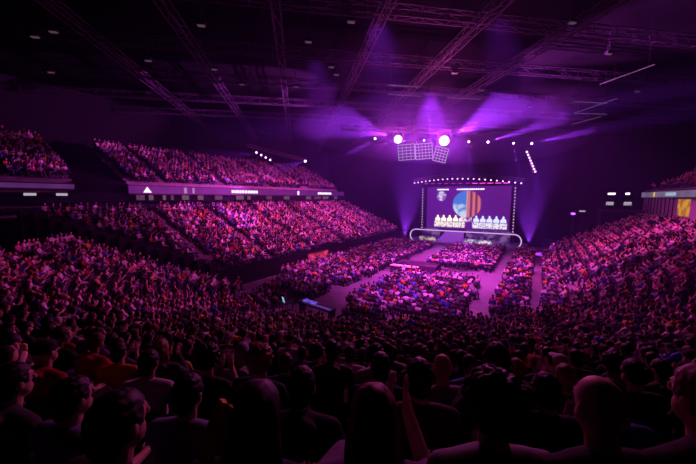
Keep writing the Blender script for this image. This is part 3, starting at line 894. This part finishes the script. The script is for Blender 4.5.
def body_mesh(pose):
    K = skeleton(pose); bm = B(); torso(bm, K)
    limb(bm, [(K['neck0'] - V(0, 0, .03), .062), (K['neck1'], .054), (K['head'] - V(0, .01, .03), .052)])
    h = K['head']
    ball(bm, h + V(0, -.005, .02), (.074, .094, .098), 20, 14); ball(bm, h + V(0, .030, -.055), (.054, .058, .060)); ball(bm, h + V(0, .045, -.095), (.026, .030, .022))
    tube(bm, h + V(0, .088, .02), h + V(0, .108, -.022), .009, .015, 8); ball(bm, h + V(0, .104, -.022), (.016, .014, .011), 10, 8)
    ball(bm, h + V(0, .078, .030), (.046, .018, .010), 10, 8); ball(bm, h + V(0, .082, -.058), (.023, .012, .010), 10, 8)
    for s in (-1, 1):
        ball(bm, h + V(s * .076, -.008, -.005), (.012, .022, .034), 10, 8)
    for k, s in (('l', -1), ('r', 1)):
        limb(bm, [(K['sh' + k], .052), (K['el' + k], .040), (K['wr' + k], .028), (K['wr' + k] + K['hd' + k].normalized() * .03, .026)])
        if pose in ('clap', 'reach'): add_hand(bm, K['wr' + k], K['hd' + k], 1, (0, 1, 0))
        else: add_hand(bm, K['wr' + k], K['hd' + k], s)
        limb(bm, [(K['hip' + k], .082), (K['kn' + k], .056), (K['an' + k], .040), (K['to' + k], .034)])
    me = fuse(bm, 0.0075, 4)
    # eyes
    bm = B(); bm.from_mesh(me); n0 = len(bm.faces)
    for s in (-1, 1): ball(bm, h + V(s * .031, .082, .010), (.0125, .009, .009), 10, 8)
    bm.faces.ensure_lookup_table()
    for f in bm.faces[n0:]: f.material_index = 1
    for f in bm.faces: f.smooth = True
    bm.to_mesh(me); bm.free()
    me.materials.clear(); me.materials.append(M['skin']); me.materials.append(M['eye']); me.name = 'person'
    return me


def shirt_mesh(pose, sleeve):
    K = skeleton(pose); bm = B(); torso(bm, K, 0.014)
    for k in 'lr':
        e = K['sh' + k].lerp(K['el' + k], .8 if sleeve == 'tee' else 1)
        pts = [(K['sh' + k], .070), (e, .058)]
        if sleeve != 'tee': pts.append((K['wr' + k].lerp(K['el' + k], .1), .042))
        limb(bm, pts)
    if sleeve == 'hood':
        ball(bm, K['neck0'] + V(0, -.085, .01), (.125, .062, .075)); ball(bm, K['neck0'] + V(0, -.02, .045), (.095, .085, .035))
    me = fuse(bm, 0.012, 5)
    for v in me.vertices:                                     # folds
        p = v.co; d = noise.noise(Vector((p.x * 9, p.y * 9, p.z * 5 + 3))) * .010
        v.co = p + v.normal * d
    me.materials.clear(); me.materials.append(M['cloth']); me.name = 'shirt'
    return me


def trousers_mesh():
    K = skeleton('sit'); bm = B()
    ball(bm, K['pelvis'] + V(0, 0, -.01), (.176, .138, .118))
    for k in 'lr': limb(bm, [(K['hip' + k], .098), (K['kn' + k], .070), (K['an' + k] + V(0, 0, .02), .056)])
    me = fuse(bm, 0.014, 4); me.materials.clear(); me.materials.append(M['cloth']); me.name = 'trousers'
    return me


def shoes_mesh():
    K = skeleton('sit'); bm = B()
    for k in 'lr':
        limb(bm, [(K['an' + k] + V(0, -.02, -.045), .047), (K['to' + k] + V(0, -.02, 0), .044)]); ball(bm, K['an' + k] + V(0, .01, -.01), (.05, .06, .05))
    for v in bm.verts: v.co.z = max(v.co.z, 0.004)
    me = fuse(bm, 0.012, 2); me.materials.clear(); me.materials.append(M['cloth']); me.name = 'shoes'
    for v in me.vertices: v.co.z = max(v.co.z, 0.003)
    return me


def hair_mesh(style, seed=0):
    """built around the head centre at the origin"""
    bm = B()
    if style == 'bun':
        ball(bm, V(0, -.012, .028), (.083, .103, .103), 24, 18); ball(bm, V(0, -.105, .07), .042)
    elif style == 'curly':
        ball(bm, V(0, -.02, .035), (.108, .122, .118), 28, 20)
    elif style == 'long':
        ball(bm, V(0, -.014, .026), (.088, .107, .106), 24, 18)
        limb(bm, [(V(0, -.05, 0), .088), (V(0, -.075, -.12), .085), (V(0, -.10, -.24), .07)])
        for s in (-1, 1): limb(bm, [(V(s * .05, -.03, 0), .045), (V(s * .075, -.04, -.13), .035), (V(s * .085, -.03, -.21), .022)])
    elif style == 'cap':
        ball(bm, V(0, -.008, .035), (.082, .102, .092), 24, 18); ball(bm, V(0, .115, .055), (.066, .075, .010), 20, 10)
    elif style == 'beanie':
        ball(bm, V(0, -.012, .04), (.088, .108, .108), 24, 18); ball(bm, V(0, -.012, .02), (.092, .112, .03), 24, 10)
    else:
        ball(bm, V(0, -.012, .028), (.083, .103, .104), 24, 18); ball(bm, V(0, -.055, -.045), (.066, .05, .05))
    me = fuse(bm, 0.008, 3)
    bm = B(); bm.from_mesh(me)
    cut = []
    for v in bm.verts:
        p = v.co
        front = p.y > (.045 if style not in ('cap', 'beanie') else .2)
        low = p.z < (.055 if style != 'curly' else .06) - max(0, .045 - p.y) * 1.15 and p.y > -.02
        if style in ('short', 'bun', 'curly') and (p.z < .058 and front or (p.y > -.01 and p.z < -.01) or p.z < -.088): cut.append(v)
        elif style == 'long' and p.z < .055 and p.y > .03: cut.append(v)
        elif style in ('cap', 'beanie') and p.z < (.012 if style == 'cap' else -.005): cut.append(v)
    bmesh.ops.delete(bm, geom=cut, context='VERTS')
    bm.normal_update()
    amp, fr = {'curly': (.020, 38), 'long': (.007, 30), 'short': (.006, 45), 'bun': (.005, 45)}.get(style, (.0015, 30))
    for v in bm.verts:
        p = v.co
        q = Vector((p.x * fr, p.y * fr, p.z * fr * (.35 if style == 'long' else 1)))
        v.co = p + v.normal * noise.noise(q + Vector((seed, 0, 0))) * amp
    for f in bm.faces: f.smooth = True
    bm.to_mesh(me); bm.free()
    me.materials.clear(); me.materials.append(M['cloth' if style in ('cap', 'beanie') else 'hair']); me.name = 'hair' if style not in ('cap', 'beanie') else 'hat'
    return me


POSES = ['sit', 'lean', 'clap', 'reach']
BODY = {p: body_mesh(p) for p in POSES}
SHIRT = {(p, s): shirt_mesh(p, s) for p in POSES for s in ('tee', 'long', 'hood')}
TROUSERS = trousers_mesh(); SHOES = shoes_mesh()
HAIR = {s: hair_mesh(s) for s in ('short', 'long', 'curly', 'bun', 'cap', 'beanie')}
HEAD = {p: skeleton(p)['head'] for p in POSES}

TOPC = [((.012, .012, .014), 'black', 34), ((.05, .05, .06), 'charcoal', 14), ((.62, .60, .62), 'white', 24), ((.26, .26, .29), 'grey', 15), ((.30, .02, .03), 'dark red', 6),
        ((.02, .04, .22), 'navy', 7), ((.08, .16, .50), 'blue', 3), ((.62, .24, .04), 'orange', 2), ((.65, .50, .06), 'yellow', 2), ((.10, .02, .16), 'purple', 3), ((.55, .12, .30), 'pink', 2), ((.04, .14, .07), 'green', 2)]
HAIRC = [((.010, .008, .008), 'black', 45), ((.030, .017, .011), 'dark brown', 30), ((.09, .045, .022), 'brown', 14), ((.30, .19, .09), 'fair', 7), ((.14, .035, .015), 'reddish', 4)]
SKINC = [((.62, .40, .31), 'light', 45), ((.52, .32, .24), 'fair', 25), ((.36, .20, .13), 'tan', 18), ((.12, .06, .04), 'dark', 12)]


def pick(tab):
    w = np.array([t[2] for t in tab], float); return tab[rng.choice(len(tab), p=w / w.sum())]


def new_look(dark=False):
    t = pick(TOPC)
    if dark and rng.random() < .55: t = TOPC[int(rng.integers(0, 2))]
    st = ['short', 'long', 'curly', 'bun', 'cap', 'beanie', 'bald'][rng.choice(7, p=[.50, .20, .09, .06, .09, .03, .03])]
    return dict(top=t[:2], hair=pick(HAIRC)[:2], style=st, skin=pick(SKINC)[:2], sleeve=('tee', 'long', 'hood')[rng.choice(3, p=[.45, .25, .30])],
                pose=('sit', 'lean', 'clap')[rng.choice(3, p=[.66, .20, .14])], hat=pick(TOPC)[:2], legs=((.015, .016, .02), (.03, .04, .08), (.02, .02, .022))[int(rng.integers(0, 3))])


def rgba(c): return (c[0], c[1], c[2], 1.0)


def make_person(x, y, z, rz, L, scale=1.0, turn=0.0):
    o = bpy.data.objects.new('person', BODY[L['pose']]); COL.objects.link(o)
    o.location = (x, y, z); o.rotation_euler = (0, 0, rz); o.scale = (scale,) * 3; o.color = rgba(L['skin'][0])
    def kid(nm, me, c, off=None, rot=0.0):
        k = bpy.data.objects.new(nm, me); COL.objects.link(k); k.parent = o; k.color = rgba(c)
        if off is not None: k.location = off
        k.rotation_euler = (0, 0, rot)
        return k
    kid('shirt' if L['sleeve'] == 'tee' else 'hoodie' if L['sleeve'] == 'hood' else 'jumper', SHIRT[(L['pose'], L['sleeve'])], L['top'][0])
    kid('trousers', TROUSERS, L['legs']); kid('shoes', SHOES, (.03, .03, .03))
    if L['style'] != 'bald':
        hat = L['style'] in ('cap', 'beanie')
        kid('hat' if hat else 'hair', HAIR[L['style']], L['hat'][0] if hat else L['hair'][0], HEAD[L['pose']])
        if hat: pass
    return o


def look_text(L):
    h = {'short': 'short %s hair', 'long': 'long %s hair', 'curly': 'curly %s hair', 'bun': 'bunned %s hair'}.get(L['style'])
    h = h % L['hair'][1] if h else 'shaved head' if L['style'] == 'bald' else '%s %s' % (L['hat'][1], L['style'])
    return 'person with %s in %s %s' % (h, L['top'][1], {'tee': 'T-shirt', 'long': 'jumper', 'hood': 'hoodie'}[L['sleeve']])


# ------------------------------------------------------------------ people: where they sit
FWD = Vector((-math.sin(R(32)) * math.cos(math.atan(34 / 309)), math.cos(R(32)) * math.cos(math.atan(34 / 309)), -math.sin(math.atan(34 / 309))))
RGT = Vector((math.cos(R(32)), math.sin(R(32)), 0)); UPV = RGT.cross(FWD)


def view(p):
    q = Vector(p) - Vector((0, 0, 9)); d = q.dot(FWD)
    if d < 0.3: return (1e9, 1e9, d)
    return (348 + 309 * q.dot(RGT) / d, 232 - 309 * q.dot(UPV) / d, d)


SPOTS = []      # x, y, z, rz, block, row number


def add_spot(x, y, z, rz, block, row):
    px, py, d = view((x, y, z + 1.17))
    if d < 0.5 or not (-230 < px < 900) or py > 700: return
    SPOTS.append((x, y, z, rz, block, row, px, py, d))


for j, d in enumerate(ROWS):
    if j < 3: continue
    P = BASE + NRM * d
    seg = np.linalg.norm(np.diff(P, axis=0), axis=1); cum = np.concatenate([[0], np.cumsum(seg)])
    s = rng.random() * .5
    while s < cum[-1]:
        i = int(np.searchsorted(cum, s)); i = min(i, NS - 1)
        x, y = np.interp(s, cum, P[:, 0]), np.interp(s, cum, P[:, 1])
        s += 0.53
        if d > DMAX[i] - .2: continue
        if y > cutline(x) - 1.9 and x < -20: continue
        if d < 15.5 and any(np.hypot(*(BASE[a] + NRM[a] * d - (x, y))) < (.72 if WR[a] < .5 else 1.05) for a in EAISLE): continue
        if rng.random() < (.05 if d > 3 else .22): continue
        f = -NRM[i]; rz = math.atan2(-f[0], f[1]) + (0.35 if WR[i] > .5 else 0) * -1 * 0 + rng.normal(0, .10)
        if WR[i] > .3: rz -= 0.5 * WR[i]
        add_spot(x, y, float(tread(d, WR[i])), rz, 'near', j)
for k, d in enumerate(LROWS):
    x = LX - d; y = cutline(x) + .7
    while y < 63.5 - .25 * d:
        y += .53
        if any(abs(y - a) < .62 for a in LAISLE) or rng.random() < .05: continue
        add_spot(x + rng.normal(0, .04), y, LZ0 + LSL * d, R(-62) + rng.normal(0, .15), 'left', k)
for k, d in enumerate(UROWS):
    x = UX - d
    for y0, y1 in ((1.2, 12.2), (17.6, 61.5)):
        y = y0
        while y < y1:
            y += .53
            if any(abs(y - a) < .62 for a in (7.0, 21.5, 30.5, 40, 50)) or rng.random() < .09: continue
            add_spot(x, y, UZ + USL * d, R(-65) + rng.normal(0, .15), 'upper', k)
for k, d in enumerate(RROWS):
    x = RX + d; y = 28
    while y < 66:
        y += .53
        if y > 60 + rng.normal(0, 3) or rng.random() < .12: continue
        add_spot(x, y, RZ + RSL * d, R(60) + rng.normal(0, .15), 'upper right', k)
y = 16.9; k = 0
while y < 57.6:
    for x0, x1, ya, yb in ((-25.4, -16.2, 25.0, 57), (-22.4, -16.6, 19.6, 24.9), (-21.0, -17.7, 16.8, 19.5), (-13.4, -4.6, 20.8, 33.2), (-12.0, -9.6, 18.4, 20.7), (-12.6, -4.6, 40.0, 57.5), (-3.0, -0.55, 24.5, 57), (0.62, 1.5, 28.5, 57)):
        if not ya <= y <= yb: continue
        x = x0 + rng.random() * .3
        while x < x1:
            if rng.random() > .06: add_spot(x, y + rng.normal(0, .05), 0.0, rng.normal(0, .18), 'floor', k)
            x += .54
    y += .90; k += 1
S = SPOTS
order = sorted(range(len(S)), key=lambda i: S[i][8])

# people close to the camera who stand out: place, turn, scale, look
def look(top, hair, style, sleeve='tee', pose='sit', skin='fair'):
    T = {t[1]: t for t in TOPC}; H = {t[1]: t for t in HAIRC}; K = {t[1]: t for t in SKINC}
    top = T[top][:2] if isinstance(top, str) else top
    return dict(top=top, hair=H[hair][:2] if hair in H else H['black'][:2], style=style, skin=K[skin][:2], sleeve=sleeve, pose=pose, hat=T['black'][:2], legs=(.02, .02, .025))


HERO = [
    (-1.26, .44, 7.01, -.75, 1.0, look('black', 'black', 'short', 'hood'), 'person in black hoodie, dark hair, lit cheek turned right, low at left of photo'),
    (-.81, .68, 7.07, -.15, 1.0, look('black', 'black', 'long', 'hood'), 'person in black hoodie with long dark hair and a yellow scarf beside the head'),
    (-.47, .93, 7.02, .05, 1.0, look(((.16, .13, .20), 'mottled grey'), 'reddish', 'long', 'tee', 'reach'), 'reddish-haired person clapping with raised hands in the row nearest the camera'),
    (-.11, 1.18, 7.09, .1, .98, look('grey', 'black', 'curly', 'tee'), 'person with big dark curly head and grey T-shirt in the row nearest the camera'),
    (.22, 1.34, 7.12, .2, .97, look('black', 'black', 'bald', 'long', 'sit', 'light'), 'bald person seen from behind, dark top, in the row nearest the camera'),
    (.53, 1.53, 7.12, .25, 1.0, look('black', 'reddish', 'short', 'hood'), 'person with thick dark hair cut off by the right edge of the photo'),
    (-2.19, .56, 6.70, -.8, 1.0, look(((.13, .16, .24), 'slate blue'), 'black', 'short', 'tee'), 'person in slate blue T-shirt with short dark hair at the lower left'),
    (-1.76, .98, 6.64, -.3, 1.0, look(((.20, .24, .34), 'pale blue'), 'black', 'short', 'long'), 'person in pale blue jumper between the two nearest dark heads at left'),
    (-.58, 1.76, 6.72, -.1, 1.0, look('charcoal', 'black', 'short', 'long'), 'broad person in charcoal jumper with short black hair beyond the raised hands'),
    (.20, 2.23, 6.55, .1, .98, look('black', 'black', 'short', 'long', 'lean'), 'dark-haired person in black leaning forward just left of and beyond the bald head'),
    (.56, 2.36, 6.55, .15, .98, look('navy', 'black', 'short', 'tee', 'lean'), 'person in navy T-shirt with short black hair just beyond the bald head'),
    (-2.74, .43, 6.68, -.7, 1.0, look('charcoal', 'black', 'short', 'hood'), 'person in charcoal hoodie at the left edge of the photo, second row'),
    (-1.16, 1.33, 6.70, -.2, 1.0, look('black', 'black', 'short', 'hood'), 'person in black hoodie, short black hair, left of and beyond the reddish-haired clapper'),
    (-.10, 2.18, 6.68, .25, 1.0, look('charcoal', 'dark brown', 'short', 'hood', 'lean'), 'person in charcoal hoodie leaning forward beyond the big curly head'),
]


def yellow_scarf(o):
    bm = B(); pts = []
    for i in range(17):                                       # hangs in a loop from the crown past the ear to the collar
        t = i / 16
        pts.append(Vector((-.070 - .045 * math.sin(t * math.pi), -.075 - .055 * math.sin(t * math.pi * .8), 1.275 - .33 * t)))
    for a, b in zip(pts[:-1], pts[1:]): bar(bm, a, b, .030, .020)
    for a, b in zip(pts[:-1], pts[1:]): bar(bm, a + Vector((.035, -.02, 0)), b + Vector((.030, -.02, 0)), .016, .014)
    k = build('scarf', bm, mat('yellow_cloth', (.90, .68, .06), .8), o); k['label'] = 'yellow scarf'


N_IND = 300
seat_protos = None


def seat_meshes():
    bm = B(); box(bm, (0, .02, .385), (.44, .40, .045)); box(bm, (0, -.03, .34), (.36, .28, .045))
    bmesh.ops.bevel(bm, geom=bm.edges[:], offset=.012, segments=2, affect='EDGES')
    a = bpy.data.meshes.new('seat_pan'); bm.to_mesh(a); bm.free(); a.materials.append(M['seat'])
    bm = B(); q = Matrix.Rotation(R(7), 4, 'X')
    box(bm, (0, -.215, .60), (.44, .035, .46), q)
    bmesh.ops.bevel(bm, geom=bm.edges[:], offset=.014, segments=2, affect='EDGES')
    b = bpy.data.meshes.new('backrest'); bm.to_mesh(b); bm.free(); b.materials.append(M['seat'])
    bm = B(); box(bm, (0, -.10, .17), (.06, .10, .34)); box(bm, (0, -.06, .01), (.30, .22, .02))
    c = bpy.data.meshes.new('pedestal'); bm.to_mesh(c); bm.free(); c.materials.append(M['blacksteel'])
    return a, b, c


SEATM = seat_meshes()


def make_seat(x, y, z, rz, label):
    t = empty('arena_seat', (x, y, z), rz); tag(t, label, 'seat', 'folding seats on the near stand')
    for nm, me in zip(('seat_pan', 'backrest', 'pedestal'), SEATM):
        k = bpy.data.objects.new(nm, me); COL.objects.link(k); k.parent = t
    return t


for x, y, z, turn, sc, L, lab in HERO:
    f = Vector((-.49, .87, 0)); rz = math.atan2(-f.x, f.y)
    o = make_person(x, y, z, rz + turn * .35, L, sc); tag(o, lab, 'person')
    if 'yellow scarf' in lab: yellow_scarf(o)
    make_seat(x, y, z, rz, 'dark folding seat under ' + ' '.join(lab.split(',')[0].split()[:11]))

# special looks for people recognisable further off: (picture place, look)
SPECIAL = [((581, 358), dict(look('black', 'reddish', 'curly', 'long'))), ((634, 346), look('navy', 'black', 'short', 'tee')), ((447, 372), look('grey', 'fair', 'bald', 'tee', 'sit', 'light')), ((598, 341), dict(look('black', 'black', 'curly', 'hood'), hair=((.03, .08, .55), 'bright blue'))),
           ((245, 364), dict(look('grey', 'black', 'beanie', 'hood'), hat=((.30, .28, .34), 'grey'))), ((690, 338), dict(look('black', 'black', 'cap', 'hood'))),
           ((38, 362), look('dark red', 'black', 'cap', 'hood')), ((100, 375), look('orange', 'black', 'short', 'tee'))]
spec = {}
for (sx, sy), L in SPECIAL:
    c = [i for i in order[:400] if i not in spec]
    i = min(c, key=lambda i: (S[i][6] - sx) ** 2 + (S[i][7] - sy) ** 2); spec[i] = L

ind = [i for i in order if 0 <= S[i][6] <= 696 and S[i][7] < 480][:N_IND - len(HERO)]
rows = {}
for i in range(len(S)):
    if 0 <= S[i][6] <= 696: rows.setdefault((S[i][4], S[i][5]), []).append(i)
rank = {}
for k, v in rows.items():
    v.sort(key=lambda i: S[i][6])
    for n, i in enumerate(v): rank[i] = n
MORE2 = ['%d%s' % (n, 'th' if n % 100 in (11, 12, 13) else {1: 'st', 2: 'nd', 3: 'rd'}.get(n % 10, 'th')) for n in range(1, 400)]
for i in ind:
    x, y, z, rz, blk, row, px, py, d = S[i]
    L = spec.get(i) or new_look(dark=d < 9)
    o = make_person(x, y, z, rz, L, float(rng.uniform(.94, 1.05)))
    nth, nrow = MORE2[rank[i]], MORE2[row - 1]
    tag(o, '%s, %s from left in %s row' % (look_text(L), nth, nrow), 'person', 'seated audience of the near stand, rows counted from the camera')
    make_seat(x, y, z, rz, 'dark folding seat under the %s person from left in %s row of near stand' % (nth, nrow))

# ------------------------------------------------------------------ the rest of the crowd, beyond count
def low_person(pose):
    vs, fs, cl = [], [], []
    def add(v, f, c):
        o = sum(len(a) for a in vs); vs.append(np.array(v, float)); fs.extend([[o + k for k in q] for q in f]); cl.extend([c] * len(v))
    def ring(c, rx, ry, n):
        return [(c[0] + rx * math.cos(2 * math.pi * i / n), c[1] + ry * math.sin(2 * math.pi * i / n), c[2]) for i in range(n)]
    def sphere(c, r, col, n=8, m=5):
        v = [(c[0], c[1], c[2] - r[2])]
        for j in range(1, m):
            a = -math.pi / 2 + math.pi * j / m; v += ring((c[0], c[1], c[2] + r[2] * math.sin(a)), r[0] * math.cos(a), r[1] * math.cos(a), n)
        v.append((c[0], c[1], c[2] + r[2])); f = []
        for i in range(n): f.append([0, 1 + (i + 1) % n, 1 + i])
        for j in range(m - 2):
            for i in range(n): f.append([1 + j * n + i, 1 + j * n + (i + 1) % n, 1 + (j + 1) * n + (i + 1) % n, 1 + (j + 1) * n + i])
        t = len(v) - 1; b = 1 + (m - 2) * n
        for i in range(n): f.append([b + i, b + (i + 1) % n, t])
        add(v, f, col)
    def loft(rs, col):
        n = len(rs[0]); v = [p for r in rs for p in r]; f = []
        for j in range(len(rs) - 1):
            for i in range(n): f.append([j * n + i, j * n + (i + 1) % n, (j + 1) * n + (i + 1) % n, (j + 1) * n + i])
        f.append(list(range(n))[::-1]); f.append([(len(rs) - 1) * n + i for i in range(n)]); add(v, f, col)
    def seg(a, b, r1, r2, col, n=5):
        a = Vector(a); b = Vector(b); q = (b - a).to_track_quat('Z', 'Y'); rs = []
        for p, r in ((a, r1), (b, r2)): rs.append([tuple(p + q @ Vector((r * math.cos(2 * math.pi * i / n), r * math.sin(2 * math.pi * i / n), 0))) for i in range(n)])
        loft(rs, col)
    K = skeleton(pose); h = K['head']; dy = K['chest'].y + .05
    loft([ring((0, 0, .42), .15, .12, 8), ring((0, -.02 + dy * .4, .64), .155, .115, 8), ring((0, -.04 + dy, .86), .20, .12, 8), ring((0, -.035 + dy * 1.2, .965), .15, .085, 8), ring((0, -.02 + dy * 1.3, 1.01), .06, .06, 8)], 2)
    seg(K['neck0'], h, .055, .05, 0)
    sphere(h + V(0, .015, -.005), (.076, .088, .118), 0); sphere(h + V(0, -.022, .032), (.087, .095, .100), 1)
    for k in 'lr':
        seg(K['sh' + k], K['el' + k], .062, .052, 2); seg(K['el' + k], K['wr' + k], .045, .032, 0 if pose != 'sit' else 2)
        sphere(K['wr' + k] + K['hd' + k].normalized() * .06, (.04, .035, .06), 0, 5, 3)
        seg(K['hip' + k], K['kn' + k], .088, .065, 3); seg(K['kn' + k], K['an' + k], .06, .045, 3, 4); seg(K['an' + k] - V(0, .03, .05), K['to' + k], .045, .04, 3, 4)
    return np.concatenate(vs), fs, np.array(cl)


def scatter(name, templ, items, colfn, material):
    """one mesh holding a template per item: (template index, x, y, z, rz, scale)"""
    co, cols, loops, starts, tot = [], [], [], [], 0
    nl = 0
    T = [(v, np.array([k for f in fs for k in f], np.int64), np.cumsum([0] + [len(f) for f in fs])[:-1], c) for v, fs, c in templ]
    for (ti, x, y, z, rz, sc) in items:
        v, lp, st, c = T[ti]; ca, sa = math.cos(rz), math.sin(rz)
        w = v * sc; p = np.empty_like(w); p[:, 0] = w[:, 0] * ca - w[:, 1] * sa + x; p[:, 1] = w[:, 0] * sa + w[:, 1] * ca + y; p[:, 2] = w[:, 2] + z
        co.append(p); loops.append(lp + tot); starts.append(st + nl); tot += len(v); nl += len(lp)
        if colfn: cols.append(colfn()[c])
    co = np.concatenate(co).astype(np.float32); loops = np.concatenate(loops).astype(np.int32); starts = np.concatenate(starts).astype(np.int32)
    me = bpy.data.meshes.new(name)
    me.vertices.add(len(co)); me.vertices.foreach_set('co', co.ravel())
    me.loops.add(len(loops)); me.loops.foreach_set('vertex_index', loops)
    me.polygons.add(len(starts)); me.polygons.foreach_set('loop_start', starts)
    me.update(calc_edges=True)
    if colfn:
        a = me.color_attributes.new('tint', 'FLOAT_COLOR', 'POINT')
        c = np.concatenate(cols).astype(np.float32); a.data.foreach_set('color', np.concatenate([c, np.ones((len(c), 1), np.float32)], 1).ravel())
    return link(name, me, material)


def crowd_cols():
    t = pick(TOPC)[0]; L = [pick(SKINC)[0], pick(HAIRC)[0], t, ((.02, .02, .025), (.03, .045, .10), (.10, .10, .11))[int(rng.integers(0, 3))]]
    if rng.random() < .10: L[1] = pick(TOPC)[0]
    return np.array(L)


TEMPL = [low_person(p) for p in ('sit', 'lean', 'clap', 'reach')]
inds = set(ind)
items = []
for i in range(len(S)):
    if i in inds: continue
    x, y, z, rz, blk, row, px, py, d = S[i]
    ti = int(rng.choice(3, p=[.60, .20, .20]))
    items.append((ti, x, y, z, rz, float(rng.uniform(.92, 1.08))))
o = scatter('seated_crowd', TEMPL, items, crowd_cols, M['crowd'])
tag(o, 'the mass of seated spectators filling the stands and the floor of the hall', 'crowd', kind='stuff')
bx = B()
sv = [(-.22, -.18, .36), (.22, -.18, .36), (.22, .2, .36), (-.22, .2, .36), (-.22, -.18, .41), (.22, -.18, .41), (.22, .2, .41), (-.22, .2, .41)]
bv = [(-.22, -.2, .40), (.22, -.2, .40), (.22, -.16, .40), (-.22, -.16, .40), (-.22, -.26, .82), (.22, -.26, .82), (.22, -.225, .82), (-.22, -.225, .82)]
pv = [(-.04, -.06, 0), (.04, -.06, 0), (.04, .04, 0), (-.04, .04, 0), (-.04, -.06, .37), (.04, -.06, .37), (.04, .04, .37), (-.04, .04, .37)]
bf = [[3, 2, 1, 0], [4, 5, 6, 7], [0, 1, 5, 4], [1, 2, 6, 5], [2, 3, 7, 6], [3, 0, 4, 7]]
bx.free()
seatT = (np.array(sv + bv + pv), bf + [[k + 8 for k in f] for f in bf] + [[k + 16 for k in f] for f in bf], np.zeros(24, int))
o = scatter('arena_seats', [seatT], [(0, S[i][0], S[i][1], S[i][2], S[i][3], 1.0) for i in range(len(S)) if i not in inds], None, M['seat'])
tag(o, 'rows of dark seats under the mass of spectators in all stands', 'seats', kind='stuff')
print('SPOTS', len(S), 'blocks', {b: sum(1 for s in S if s[4] == b) for b in set(s[4] for s in S)})
